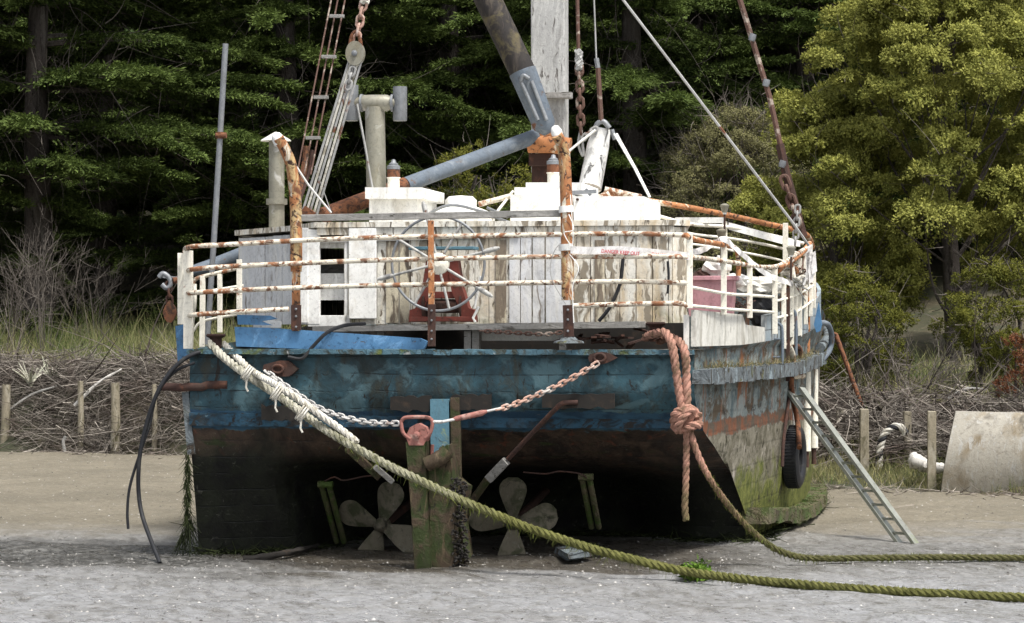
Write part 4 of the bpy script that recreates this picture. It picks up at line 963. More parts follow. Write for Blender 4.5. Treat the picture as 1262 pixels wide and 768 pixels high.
# starboard quarter: crowded posts and pipes going forward
rail([(958, 330, 'h'), (975, 322, 'h'), (988, 312, 'h'), (998, 300, 'h')], .03, 'railrust')
for x, y0, y1, v, m in ((976, 330, 425, hv(976), 'rail_white'), (986, 318, 415, hv(986), 'rail_white'), (993, 308, 400, hv(993), 'rail_white'), (999, 300, 390, hv(999), 'rail_white'), (1003, 312, 380, hv(1003), 'rail_white'), (981, 352, 405, hv(981), 'rail_white'), (971, 355, 470, hv(971), 'rustdark')):
    post(x, y0, y1, v, .045, m)
for y0, y1 in ((350, 338), (371, 356), (392, 374)):
    rail([(957, y0, 'h'), (976, y0-5, 'h'), (990, (y0+y1)/2-4, 'h'), (1002, y1-4, 'h')], .014, 'rail_white')
rail([(958, 334, 3.7), (967, 326, 4.1), (976, 328, 4.6), (986, 342, 5.2), (993, 362, 5.6), (995, 400, 5.8), (994, 462, 5.8)], .034, 'railrust', name='bent_pipe')
rail([(1003, 345, 6.9), (1004, 400, 6.9), (1003, 462, 6.9)], .028, 'railrust', name='upright_pipe')
for x, v, y0, y1 in ((994, 5.8, 458, 556), (1003, 6.9, 455, 552)):
    b = MB(); b.tube(BS([(x, y0, v), (x, y1, v)]), .052, n=14); o = b.build('fender_pole', M['rail_white'], boat)
    b = MB(); b.tube(BS([(x, y1, v), (x, y1+20, v)]), .03, n=10); b.build('pole_end', M['rustdark'], o)
rail([(962, 423, 4.0), (972, 427, 4.2), (977, 440, 4.4), (977, 462, 4.5), (990, 463, 5.2)], .034, 'rail', name='bent_pipe')
rail([(978, 424, 4.7), (986, 432, 5.0), (987, 460, 5.0), (976, 462, 4.5), (977, 490, 4.5), (983, 520, 4.6), (985, 552, 4.3)], .03, 'rust', name='bent_pipe')
rail([(974, 480, 4.5), (966, 540, 4.1), (964, 575, 4.0)], .02, 'rustdark', name='bent_pipe')
rail([(973, 476, 4.5), (971, 420, 4.5), (972, 352, 4.5)], .026, 'rust', name='upright_pipe')
for dx, v in ((0, 3.5), (17, 4.4)):
    b = MB(); b.tube(catmull(BS([(950+dx, 455-dx, v), (950+dx, 410-dx, v), (953+dx, 400-dx, v), (961+dx, 400-dx, v), (964+dx, 410-dx, v), (964+dx, 455-dx, v)]), 4), .018, n=8)
    for y in (418, 440): b.tube(BS([(950+dx, y-dx, v), (964+dx, y-dx, v)]), .010, n=6)
    b.build('boarding_step', M['bluegrey'], boat)
b = MB(); b.prism(BS([(1003, 400, 5.8), (1009, 372, 5.8), (1013, 400, 5.8), (1011, 408, 5.8), (1006, 410, 5.8)]), (0, .05, 0)); b.build('blue_board', M['blue'], boat)
b = MB(); b.tube(catmull(BS([(1008, 398, 6), (1020, 400, 6.4), (1025, 415, 6.6), (1022, 432, 6.6), (1012, 445, 6.2)]), 5), .035, n=8); b.build('edge_pipe', M['bluegrey'], boat)
# tangle of lines and rags lashed at the shroud foot
for q in range(9):
    b = MB(); x, y = random.uniform(955, 990), random.uniform(312, 345)
    P = [(x+random.uniform(-14, 14)+k*2, y+random.uniform(-12, 16)+k*3, 4.0+random.uniform(0, 1.6)) for k in range(5)]
    b.tube(catmull(BS(P), 5), random.choice([.008, .012, .016]), n=6); b.build('loose_line', M[random.choice(['white_rope', 'wire', 'rail_white', 'wirerust'])], boat)
# port spar and outboard bracket
b = MB(); b.tube(BS([(222, 338, 2.6), (262, 327, 2.9), (296, 314, 3.2), (330, 302, 3.5)]), [.05, .075, .08, .08], n=14); b.build('port_spar', M['bluegrey'], boat)
b = MB(); b.tube(BS([(232, 340, .9), (213, 346, .8)]), .035, n=10); b.build('bracket_arm', M['rust'], boat)
# deck lamps
for x, y, v in ((893, 252, 4.0), (889, 283, 1.0), (975, 304, 3.0)):
    p = B(x, y, v); b = MB(); b.tube([p, p-Vector((0, 0, .36))], .012, n=8); o = b.build('deck_lamp', M['rustdark'], boat)
    b = MB(); b.lathe(p-Vector((0, 0, .02)), (0, 0, 1), [(.03, -.07), (.045, -.01), (.05, 0), (.05, .012), (.02, .03)], 12); b.build('lamp_shade', M['flue'], o)
    b = MB(); b.lathe(p-Vector((0, 0, .11)), (0, 0, 1), [(.02, 0), (.028, .05)], 10); b.build('lamp_bulb', M['panel'], o)

# ---- steering gear
M['spoke'] = wmat('worn_spoke', (.42, .42, .40), [((.2, .2, .2), 8, .5, .65), (RUST, 14, .62, .68)], rough=.6)
sv = .62; c = B(540, 325, sv)
R_ = (B(597, 325, sv)-B(483, 325, sv)).length/2; hz_ = .93
b = MB(); b.tube([c+Vector((R_*cos(q*pi/24), 0, R_*1.0*sin(q*pi/24))) for q in range(48)], .014, n=10, closed=True); wh = b.build('steering_wheel', M['steel'], boat)
b = MB(); b.lathe(c+Vector((0, .04, 0)), (0, -1, 0), [(.11, 0), (.11, .05), (.07, .07), (.03, .09)], 20); b.build('hub', M['rail_white'], wh)
for q in range(8):
    a = radians(14+45*q); d = Vector((cos(a), 0, sin(a))); hd = q % 2 == 0 or q == 5
    b = MB(); b.tube([c+d*.07, c+d*(R_+.0)], .014, n=8); 
    if q in (0, 4, 7, 2): b.tube([c+d*R_, c+d*(R_+.05), c+d*(R_+.13), c+d*(R_+.17)], [.018, .026, .024, .012], n=10)
    b.build('spoke', M['spoke'], wh)
b = MB()     # red A-frame pedestal
z0 = B(540, 397, .85).z
for s in (-1, 1):
    b.prism([Vector((c.x+s*.05, .80, c.z+.06)), Vector((c.x+s*.16, .80, c.z+.04)), Vector((c.x+s*.20, .80, c.z-.22)), Vector((c.x+s*.27, .80, z0+.14)), Vector((c.x+s*.33, .80, z0+.12)), Vector((c.x+s*.34, .80, z0)), Vector((c.x+s*.19, .80, z0)), Vector((c.x+s*.17, .80, z0+.16)), Vector((c.x+s*.10, .80, c.z-.28))], (0, .16, 0))
b.box((c.x, .88, c.z-.10), (.30, .14, .22)); b.box((c.x, .88, c.z-.31), (.34, .12, .07)); b.box((c.x, .88, z0+.03), (.66, .2, .05))
wn_ = b.build('winch_frame', M['redpaint'], boat, .008)
b = MB(); b.lathe((c.x-.2, .88, c.z-.42), (1, 0, 0), [(.13, 0), (.13, .02), (.07, .03), (.07, .37), (.13, .38), (.13, .4)], 20); b.build('winch_drum', M['rustdark'], wn_)
b = MB()
for q in range(17): b.box((c.x-.13+q*.017, .775, z0+.17), (.010, .03, .05))
b.build('gear_teeth', M['rustdark'], wn_)
b = MB(); b.box((c.x+.0, .9, c.z+.16), (.66, .3, .03)); b.build('winch_top', M['palewood'], wn_, .004)
b = MB(); b.tube(BS([(590, 378, .7), (583, 392, .7), (586, 397, .7)]), .014, n=7); b.tube(BS([(592, 340, .75), (585, 380, .75)]), .012, n=7); b.build('brake_lever', M['panel'], wn_)

# ---- mast, boom and spars
ms = MB(); a, c_ = B(678, 215, 5.2), B(677, -160, 5.2); ms.beam(a, c_, .40, .30, (0, 1, 0)); mast = ms.build('mast', M['mast'], boat, .02)
b = MB(); b.box(B(684, 118, 5.0), (.40, .12, .075)); b.build('mast_cleat', M['timber'], mast, .008)
b = MB(); b.beam(B(673, 236, 4.6), B(673, 186, 4.6), .30, .22, (0, 1, 0)); b.beam(B(673, 205, 4.5), B(673, 190, 4.5), .36, .26, (0, 1, 0)); st_ = b.build('mast_step', M['rustdark'], boat, .01)
b = MB(); b.tube(BS([(651, 178, 4.3), (672, 177, 4.3), (703, 181, 4.3)]), .10, n=14); b.box(B(673, 176, 4.4), (.26, .3, .24)); b.build('gooseneck', M['rail'] if 0 else M['railrust'], st_, .01)
b = MB(); b.tube([B(573, -60, 4.0), B(646, 93, 4.0)], [.155, .15], n=20); bm = b.build('boom', M['boomdark'], boat)
b = MB(); b.tube([B(644, 88, 4.0), B(671, 155, 4.0), B(676, 164, 4.0)], [.158, .13, .06], n=20); b.build('boom_heel', M['bluegrey'], bm)
b = MB()
for dx in (-6, 7): b.tube([B(648+dx, 100, 3.85), B(668+dx*.8, 148, 3.85)], .022, n=8)
b.tube(catmull([B(642, 100, 3.84), B(645, 93, 3.83), B(652, 97, 3.84)], 4), .022, n=8); b.build('heel_strap', M['steel'], bm)
b = MB(); b.tube([B(660, 168, 4.3), B(500, 228, 3.0)], .085, n=18); dk_ = b.build('derrick_spar', M['bluegrey'], boat)
b = MB(); b.tube([B(500, 228, 3.0), B(398, 266, 2.4)], .09, n=18); b.build('rusted_lower_end', M['rust'], dk_)
b = MB(); b.tube([B(742, 158, 4.2), B(737, 180, 4.2), B(727, 232, 4.0)], [.10, .125, .13], n=18); wt = b.build('white_spar', M['mast'] if 0 else wmat('scuffed_white_spar', (.66, .66, .64), [((.12, .12, .12), (14, 14, 2.5), .56, .62), ((.3, .3, .3), (5, 5, 3), .55, .7)]), boat)
b = MB(); b.tube(catmull(BS([(733, 165, 4.1), (736, 153, 4.1), (744, 150, 4.1), (751, 158, 4.1)]), 4), .03, n=8); b.build('spar_shackle', M['steel'], wt)
b = MB(); b.tube(BS([(721, 242, 3.9), (740, 246, 3.9), (752, 240, 3.9)]), .06, n=12); b.tube(BS([(745, 234, 4.0), (790, 244, 4.1)]), .04, n=10); b.build('spar_socket', M['rail'], boat)

# ---- rigging
def wire(pts, r_=.009, m='wire', name='stay', sm=False):
    b = MB(); P = BS(pts); b.tube(catmull(P, 5) if sm else P, r_, n=6); return b.build(name, M[m], boat)
for x0, x1 in ((413, 366), (421, 375), (430, 383)): wire([(x0, -25, 3.0), (x1, 215, 1.9)], .009, 'wirerust', 'shroud')
for y in (20, 70, 120, 170):
    k = (y+25)/240; b = MB(); b.beam(B(411-47*k+4, y, 2.9-k), B(429-47*k+4, y, 2.9-k), .035, .035); b.build('shroud_spreader', M['timber'], boat, .004)
wire([(378, 180, 2.0), (376, 200, 2.0), (370, 232, 1.9), (362, 262, 1.7)], .035, 'rust', 'turnbuckle', True); wire([(385, 185, 2.0), (380, 215, 2.0), (368, 250, 1.8)], .022, 'rustdark', 'turnbuckle', True)
for k, (x0, x1, y1) in enumerate(((430, 372, 264), (433, 377, 264), (437, 381, 265), (441, 386, 266), (445, 390, 266))):
    wire([(x0, 76, .9), (x1, y1, .9)], .013, 'white_rope' if k % 2 else 'wire', 'tackle_fall')
tb = MB(); p = B(438, 66, .9)
prof = [Vector((sin(q*pi/12)*.095, -.035, cos(q*pi/12)*.125)) for q in range(24)]
tb.prism([p+w_ for w_ in prof], (0, .07, 0)); blk = tb.build('tackle_block', M['flue'], boat, .015)
b = MB(); b.lathe(p+Vector((0, -.04, 0)), (0, -1, 0), [(.03, 0), (.03, .012), (.01, .02)], 12); b.build('sheave_pin', M['steel'], blk)
b = MB(); b.tube(catmull([p+Vector((-.06, 0, .06)), p+Vector((-.04, 0, .17)), p+Vector((0, 0, .22)), p+Vector((.04, 0, .17)), p+Vector((.06, 0, .06))], 4), .02, n=8); b.build('block_strop', M['rust'], blk)
b = MB(); b.chain([B(440, 47, .9), B(446, 12, .9), B(449, 2, .9)], .12, .015, .034); b.build('chain_pendant', M['chainr'], boat)
b = MB(); b.rope([B(449, 4, .9), B(456, -40, .9)], .05, pitch=.2); b.build('seized_pendant', M['white_rope'], boat)
b = MB(); b.chain([B(434, 88, .88), B(428, 110, .88)], .10, .013, .03); b.build('becket_chain', M['wire'], boat)
b = MB(); b.prism(BS([(364, 268, .85), (376, 254, .85), (388, 262, .85), (384, 273, .85)]), (0, .08, 0)); b.build('lower_block', M['rust'], boat, .01)
wire([(440, 128, 1.9), (450, 180, 1.9), (459, 232, 1.9)], .012, 'wire'); wire([(355, 190, .0), (380, 228, .2), (408, 262, .4)], .012, 'panel', 'white_line')
wire([(388, 205, 1), (408, 262, 1)], .006)
wire([(711, -30, 4.0), (713, 65, 4.0)], .022, 'wirerust'); b = MB(); b.rope([B(713, 62, 4.0), B(714, 86, 4.0)], .05, pitch=.12); b.build('wire_seizing', M['wire'], boat)
b = MB(); b.chain([B(714, 86, 4.0), B(716, 160, 4.0)], .13, .018, .036); b.build('stay_chain', M['wirerust'], boat)
wire([(716, 158, 4.0), (713, 178, 4.0), (719, 192, 4.0), (716, 160, 4.0)], .016, 'wire', 'shackle', True)
wire([(731, -30, 4.1), (735, 75, 4.1)], .010, 'wire'); wire([(735, 72, 4.1), (737, 84, 4.1)], .03, 'steel', 'thimble'); wire([(737, 84, 4.1), (741, 150, 4.1)], .03, 'wirerust', 'turnbuckle')
wire([(699, 188, 3.9), (715, 175, 3.9), (734, 160, 3.9)], .014, 'panel', 'white_line'); b = MB(); b.chain([B(716, 174, 3.95), B(726, 163, 3.95), B(736, 158, 3.95)], .09, .012, .026); b.build('short_chain', M['wire'], boat)
for k in (0, 3): wire([(757+k, 165, 3.9), (782+k*.6, 208, 3.6), (800+k*.4, 243, 3.4)], .011, 'panel', 'white_line')
wire([(754, 160, 3.95), (758, 172, 3.95)], .028, 'steel', 'thimble')
wire([(746, -30, 4.2), (768, 0, 4.2), (975, 272, 4.2), (997, 303, 4.4)], .015, 'wire', 'long_stay')
wire([(900, -40, 4.8), (912, 0, 4.8), (948, 118, 4.8), (962, 180, 4.8)], .035, 'wirerust', 'heavy_shroud')
wire([(961, 178, 4.8), (969, 215, 4.8), (982, 262, 4.8), (990, 292, 4.8)], .055, 'rustdark', 'shroud_turnbuckle')
for x, y in ((927, 46), (944, 102), (963, 202)):
    b = MB(); q = B(min(x, 912+36*(y/118)) if y < 150 else x, y, 4.75); b.lathe(q-Vector((0, 0, .04)), (.3, 0, 1), [(.036, 0), (.042, .04), (.036, .08)], 9); b.build('seizing', M['steel'], boat)
b = MB(); b.chain([B(968, 225, 4.7), B(976, 250, 4.7), B(983, 280, 4.7)], .16, .022, .045); b.build('shroud_chain', M['wirerust'], boat)
b = MB(); b.chain([B(983, 258, 4.6), B(980, 300, 4.6)], .1, .012, .03); b.build('short_chain', M['wire'], boat)
for pts in ([(697, 255, -.12), (707, 282, -.2), (695, 287, -.2), (706, 300, -.2), (703, 240, -.2)], [(699, 310, -.14), (713, 330, -.2), (706, 352, -.2), (707, 398, -.2)]):
    wire(pts, .005, 'panel', 'lashing', True)
for y in (258, 305):
    b = MB(); b.tube([B(697.5, y-4, -.1), B(698, y+4, -.1)], .072, n=14); b.build('tape_wrap', M['panel'], boat)
wire([(700, 292, -.1), (683, 310, -.15), (679, 340, -.15), (697, 375, -.15)], .004, 'wire', 'thin_wire', True)
# black hose against the cabin
for pts, r_, m in (([(768, 318, 1.1), (764, 350, 1.1), (752, 378, 1.1), (738, 396, 1.1)], .02, 'rubber'), ([(823, 322, 1.15), (824, 340, 1.15), (823, 362, 1.15)], .014, 'rubber')):
    wire(pts, r_, m, 'hose', True)
wire([(450, 399, .2), (425, 401, .0), (403, 410, -.1), (383, 430, -.14), (372, 442, -.16), (355, 440, -.16)], .018, 'rubber', 'hose', True)
# bollards
for x, y, v in ((266, 424, .12), (808, 410, .25)):
    p = B(x, y+8, v); b = MB(); b.lathe(p, (0, 0, 1), [(.07, 0), (.06, .03), (.06, .12), (.09, .135), (.10, .15), (.085, .165)], 16); b.build('bollard', M['rustdark'], boat)

# ---- rudder, tiller yoke, chains
rv = -.82
b = MB(); b.prism(BS([(500, 545, rv), (524, 543, rv), (527, 640, rv), (532, 712, rv), (511, 712, rv), (506, 620, rv)]), (0, .16, 0)); b.jitter(.005); ru = b.build('rudder', M['mosswood'], boat, .01)
b = MB(); b.prism(BS([(527, 562, rv+.05), (551, 548, rv+.05), (556, 570, rv+.05), (560, 620, rv+.05), (557, 710, rv+.05), (531, 712, rv+.05)]), (0, .28, 0)); b.jitter(.006); b.build('rudder_blade', M['mosswood'], ru, .01)
b = MB(); b.prism(BS([(556, 590, rv+.3), (572, 600, rv+.3), (566, 640, rv+.3), (575, 690, rv+.3), (557, 706, rv+.3)]), (0, .35, 0)); b.jitter(.02); b.build('trailing_timber', M['mosswood'], ru)
b = MB()
for q in range(330):
    t = random.random(); p = B(random.uniform(556, 576), 590+t*112, rv+random.uniform(.0, .3)); b.lathe(p, Vector((random.uniform(-1, 1), random.uniform(-1, 0), random.uniform(-.5, .5))), [(.010, 0), (.015, .012), (.004, .022+random.random()*.02)], 5, smooth=False)
b.build('mussels', M['dark'], ru)['kind'] = 'stuff'
b = MB(); b.tube(catmull(BS([(527, 572, rv), (540, 566, rv-.02), (552, 556, rv)]), 4), .075, n=9); b.jitter(.006); b.build('moss_cap', M['mosswood'], ru)
bt = MB(); bt.prism(BS([(530, 492, -.17), (553, 492, -.17), (554, 566, -.17), (531, 566, -.17)]), (0, .12, 0)); bt.build('rudder_trunk_board', M['palewood'], boat, .006)
b = MB(); b.beam(B(561, 490, -.14), B(563, 600, -.14), .09, .08, (0, 1, 0)); b.build('rudder_trunk_post', M['mosswood'], boat, .006)
b = MB(); b.tube(catmull(BS([(494, 520, rv), (499, 515, rv), (514, 514, rv), (528, 515, rv), (533, 521, rv), (530, 534, rv), (524, 540, rv)]), 4), .019, n=8)
b.tube(catmull(BS([(494, 520, rv), (497, 534, rv), (506, 541, rv)]), 4), .019, n=8); b.prism(BS([(500, 538, rv-.01), (505, 527, rv-.01), (514, 522, rv-.01), (523, 527, rv-.01), (527, 538, rv-.01), (522, 549, rv-.01), (504, 549, rv-.01)]), (0, .17, 0))
yk = b.build('tiller_yoke', M['pinkrust'], boat, .004)
b = MB(); b.lathe(B(514, 536, rv-.01), (0, -1, 0), [(.035, 0), (.035, .03), (.015, .04)], 8); b.build('yoke_nut', M['pinkrust'], yk)
b = MB(); b.tube(catmull(BS([(533, 548, rv+.1), (533, 566, rv+.1), (545, 553, rv+.1)]), 3), .018, n=7); b.build('trunk_bracket', M['pinkrust'], boat)
b = MB(); b.chain(catmull(BS([(330, 459, -.17), (360, 481, -.35), (400, 506, -.55), (450, 520, -.7), (493, 522, rv-.01)]), 10), .085, .0105, .022); b.build('steering_chain', M['chainw'], boat)
b = MB(); b.tube(BS([(533, 520, rv), (545, 520, rv+.01)]), .016, n=8); b.tube(BS([(545, 520, rv), (560, 517, rv+.04)]), .014, n=8)
bs_ = b.build('bottle_screw', M['chainw'], boat)
b = MB(); b.tube(BS([(558, 517, rv+.04), (563, 516, rv+.05), (594, 509, rv+.13), (600, 507, rv+.15)]), [.014, .026, .028, .014], n=12); b.build('screw_body', M['pinkrust'], bs_)
b = MB(); b.tube(BS([(600, 507, rv+.15), (618, 503, rv+.2)]), .012, n=8); b.build('screw_rod', M['chainw'], bs_)
b = MB(); b.chain(catmull(BS([(616, 504, rv+.2), (640, 496, -.5), (690, 474, -.33), (740, 446, -.17)]), 10), .085, .0105, .022); b.build('steering_chain', M['chainr'], boat)
# shaft braces
b = MB(); b.tube(catmull(BS([(712, 496, -.16), (694, 497, -.2), (684, 505, -.2), (655, 535, -.05), (626, 566, .1)]), 4), .024, n=9); br = b.build('brace_rod', M['rustdark'], boat)
b = MB(); b.beam(B(624, 568, .1), B(602, 591, .2), .085, .06, (0, 1, 0)); b.build('brace_sleeve', M['timber'], br, .006)
b = MB(); b.tube(BS([(602, 590, .2), (586, 612, .35), (566, 650, .5)]), .04, n=9); b.build('brace_foot', M['mosswood'], br)
b = MB(); b.beam(B(428, 552, -.1), B(468, 588, .1), .075, .07, (0, 1, 0)); b.build('brace_timber', M['mosswood'], boat, .006)
b = MB(); b.beam(B(462, 575, .0), B(484, 594, .1), .05, .05, (0, 1, 0)); b.build('brace_timber', M['timber'], boat, .004)
# tunnel frames: pairs of struts with a thin pipe
for xs_, y0, y1, dx in (((396, 405), 597, 668, 19), ((717, 726), 588, 650, 12)):
    for x in xs_:
        b = MB(); b.tube(BS([(x, y0, .6), (x+dx, y1, 1.2)]), .03, n=9); b.build('skeg_strut', M['mossledge'], boat)
    b = MB(); b.tube(BS([(xs_[0]-4, y0, .57), (xs_[1]+5, y0, .57)]), .035, n=8); b.build('strut_head', M['mossledge'], boat)
for pts in ([(400, 593, .55), (412, 588, .5), (424, 592, .5), (450, 587, .5), (470, 586, .5)], [(645, 582, .5), (672, 584, .5), (690, 581, .5), (715, 584, .5), (724, 590, .55)]):
    wire(pts, .008, 'rustdark', 'thin_pipe', True)
# propellers
def blade(c, ang, L, wd, rootw=.05, pitch=.5):
    b = MB(); d = Vector((cos(ang), 0, sin(ang))); s = Vector((-sin(ang), 0, cos(ang))); n = 14; V = []
    for i in range(n+1):
        t = i/n; w_ = rootw+(wd-rootw)*sin(min(1, t*1.18)*pi*.5)**1.1; w_ *= math.sqrt(max(0, 1-((t-.62)/.40)**2)) if t > .62 else 1
        tw = pitch*(1-.5*t)
        for k in range(5):
            q = (k-2)/2; o = s*q*w_*cos(tw)+Vector((0, 1, 0))*q*w_*sin(tw)
            V.append(c+d*(.06+L*t)+o+Vector((0, -.012*(1-q*q), 0)))
    m = len(V); V2 = V+[p+Vector((0, .022, 0)) for p in V]; Fc = []
    for i in range(n):
        for k in range(4):
            a = i*5+k; Fc += [(a, a+1, a+6, a+5), (m+a+5, m+a+6, m+a+1, m+a)]
        Fc += [(i*5, i*5+5, m+i*5+5, m+i*5), (i*5+4, m+i*5+4, m+i*5+9, i*5+9)]
    b.add(V2, Fc, True); return b
for cx, cy, angs in ((469, 648, (72, 158, 250, -24)), (632, 645, (90, 180-8, 268, 12))):
    pc = B(cx, cy, 1.0); b = MB(); b.lathe(pc+Vector((0, .18, 0)), (0, -1, 0), [(.07, 0), (.085, .06), (.08, .16), (.05, .24), (.02, .27)], 18); pr = b.build('propeller', M['prop'], boat)
    for a in angs: blade(pc, radians(a), .40, .15 if abs(a-90) > 25 else .165).build('blade', M['prop'], pr)
    b = MB(); b.tube([pc+Vector((0, .15, 0)), pc+Vector((0, 2.6, .25))], .045, n=10); b.build('shaft', M['rustdark'], pr)
# ================================================================== LOOSE THINGS
def wbuild(b, name, m, label, cat, group=None, bevel=0, parent=None):
    o = b.build(name, m, parent, bevel)
    if parent is None: tag(o, label, cat, group)
    return o
def posgrad(name, a, b_, x0, x1, patch=None, axis=0):
    t = NT(name); f = t.ramp(t.math('ADD', t.xyz(axis), t.ramp(t.noise(3, 5), .2, .8, -.5, .5)), x0, x1)
    c = t.mix(f, a, b_); c = t.mix(t.ramp(t.noise(9, 5), .45, .65, 0, .7), c, tuple(x*.45 for x in b_))
    if patch: c = t.mix(t.ramp(t.noise(2.2, 3), .56, .62), c, patch)
    t.bump(t.noise((150, 150, 150), 4, .8), 1.0, .008); return t.fin(c, .9, 0, .15)
# white to mossy mooring line
M['mossrope'] = posgrad('white_to_mossy_rope', (.50, .48, .40), (.15, .15, .05), -2.3, -.1)
P = [BW(258, 428, -.02), BW(290, 452, -.25), BW(345, 489, -.5), W(405, 532, 24.3), W(470, 569, 24.1), W(540, 603, 23.9), W(610, 634, 23.7), W(690, 664, 23.5), W(770, 687, 23.2), G(850, 705, .08), G(940, 716, .05), G(1060, 726, .04), G(1180, 733, .04), G(1300, 738, .04)]
P[0].z += .04
b = MB(); Pc = catmull(P, 10); b.rope(Pc, .042, 3, .20, .03, 6, wob=.08)
ro = wbuild(b, 'mooring_rope', M['mossrope'], 'long mooring rope, white at the port bollard and mossy green where it crosses the mud', 'rope')
def weed_on(path, n, lmin, lmax, seed, rad=.004, spread=.05):
    r = np.random.default_rng(seed); pts = np.array([tuple(p) for p in path]); i = r.integers(0, len(pts), n)
    P0 = pts[i]+r.normal(size=(n, 3))*[.016, .02, .016]; D = r.normal(size=(n, 3))*.35+[0, 0, -1]
    return stick_arrays(P0, D, r.uniform(lmin, lmax, n), rad, r, .4, 3, .1)
M['weed'] = tintmat('hanging_weed', (.04, .045, .015), (.17, .20, .04))
R1 = resample(Pc, .02); seg = [p for p in R1 if -1.6 < p.x < 3.6 and p.z > .02]
V, Q, s1 = weed_on(seg, 700, .02, .09, 5); rr = np.random.default_rng(6)
allp = np.array([tuple(p) for p in R1 if p.x > -2.2]); nf = 5200; ii = rr.integers(0, len(allp), nf)
dirs = rr.normal(size=(nf, 3)); dirs = unit(dirs); Vf, Qf, sf = stick_arrays(allp[ii]+dirs*.036, dirs+rr.normal(size=(nf, 3))*.6, rr.uniform(.006, .024, nf), .0028, rr, .4, 2)
V, Q, tt_ = join_arrays([(V, Q, np.repeat(rr.random(700), s1)), (Vf, Qf, np.repeat(rr.random(nf), sf))])
npmesh('clinging_weed', V, Q, M['weed'], ro, tt_)
M['greenweed'] = tintmat('bright_green_weed', (.06, .12, .012), (.13, .22, .03))
gp = G(858, 706, .06); P0 = np.array(gp)+rr.normal(size=(520, 3))*[.06, .035, .035]+[0, 0, .02]
V, Q = leaf_arrays(P0, rr.normal(size=(520, 3))+[0, 0, -.6], rr.uniform(.03, .09, 520), rr.uniform(.015, .045, 520), rr)
tag(npmesh('sea_lettuce', V, Q, M['greenweed'], tint=rr.random(520)), 'bright green clump of seaweed caught on the mossy mooring rope', 'seaweed', kind='stuff')
# the shorter white line doubled beside it
P2 = [BW(276, 424, .1), BW(292, 440, -.1), BW(312, 458, -.3), W(350, 480, 24.4), W(400, 515, 24.3), W(425, 533, 24.25), W(440, 545, 24.2)]
b = MB(); b.rope(catmull(P2, 10), .036, 3, .18, .03, 6); ro2 = wbuild(b, 'mooring_rope', M['white_rope'], 'shorter white rope doubled beside the upper end of the long mooring rope', 'rope')
for x, y, D in ((372, 512, 24.25), (341, 487, 24.4), (305, 462, 24.8)):
    b = MB(); c = W(x, y, D)
    for q in range(3): b.tube([c+Vector((.05*cos(k*.52)*.8-.02*q+.02, .07*sin(k*.52), .06*cos(k*.52)+.015*q)) for k in range(12)], .010, n=5, closed=True)
    b.tube([c+Vector((0, -.05, -.03)), c+Vector((-.01, -.05, -.12)), c+Vector((.01, -.05, -.16))], .010, n=5)
    wbuild(b, 'rope_seizing', M['white_rope'], None, None, parent=ro2)
# orange rope with its knot
M['orange'] = posgrad('orange_to_mossy_rope', (.46, .25, .19), (.12, .115, .05), 1.15, .25, axis=2, patch=None)
M['orange2'] = posgrad('salmon_rope', (.46, .25, .19), (.46, .25, .19), 0, 1, axis=2)
or_ = empty('mooring_rope', BW(808, 420, .2)); base = or_.location.copy()
tag(or_, 'salmon-orange mooring rope knotted over the stern, its lower length mossy on the mud', 'rope')
def op(name, pts, R, m=None, n=8, pitch=.22):
    b = MB(); b.rope([p-base*0 for p in catmull(pts, n)], R, 3, pitch, .028, 6); o = b.build(name, m or M['orange'], or_); o.matrix_parent_inverse = Matrix.Translation(-base); return o
op('rope_strand', [BW(795, 416, .3), BW(805, 412, .05), BW(820, 410, -.1), BW(828, 425, -.2), BW(833, 455, -.22), BW(840, 500, -.25), BW(846, 518, -.28)], .042)
op('rope_strand', [BW(812, 420, .3), BW(826, 416, .1), BW(840, 424, -.1), BW(845, 440, -.2), BW(846, 470, -.22), BW(847, 505, -.25)], .042)
kc = BW(846, 518, -.3)
op('knot', [kc+Vector((.12*cos(a*1.05), -.02+.055*sin(a*2.2), .085*sin(a*1.05)+.03*cos(a*2.6))) for a in [i*.5 for i in range(20)]], .043, n=5)
op('knot_wrap', [kc+Vector((.07*cos(a*1.4)-.02, -.06+.05*sin(a*1.4), .10*cos(a*1.4+.6))) for a in [i*.5 for i in range(12)]], .040, n=5)
op('hanging_tail', [kc+Vector((-.0, -.02, -.05)), BW(846, 560, -.3), BW(845, 600, -.3), BW(844, 625, -.3), BW(846, 645, -.3)], .033)
lo = [kc+Vector((.02, 0, -.05)), BW(860, 560, -.32), BW(876, 592, -.32), W(902, 628, 24.4), W(935, 662, 24.5), W(965, 681, 24.6), G(1000, 688, .05), G(1060, 688, .05), G(1150, 687, .05), G(1300, 688, .05)]
M['mosstail'] = posgrad('mossy_rope_on_mud', (.14, .105, .055), (.09, .13, .02), 3.0, 5.0)
op('lying_length', lo, .032)
V, Q, s1 = weed_on([p for p in resample(catmull(lo, 8), .04) if p.z < .8], 260, .02, .06, 15)
allp = np.array([tuple(p) for p in resample(catmull(lo, 8), .02) if p.z < 1.0]); nf = 3200; ii = rr.integers(0, len(allp), nf); dirs = unit(rr.normal(size=(nf, 3)))
Vf, Qf, sf = stick_arrays(allp[ii]+dirs*.031, dirs+rr.normal(size=(nf, 3))*.6, rr.uniform(.006, .02, nf), .0026, rr, .4, 2)
V, Q, tt_ = join_arrays([(V, Q, np.repeat(rr.random(260), s1)), (Vf, Qf, np.repeat(rr.random(nf), sf))])
o = npmesh('clinging_weed', V, Q, M['weed'], or_, tt_); o.matrix_parent_inverse = Matrix.Translation(-base)
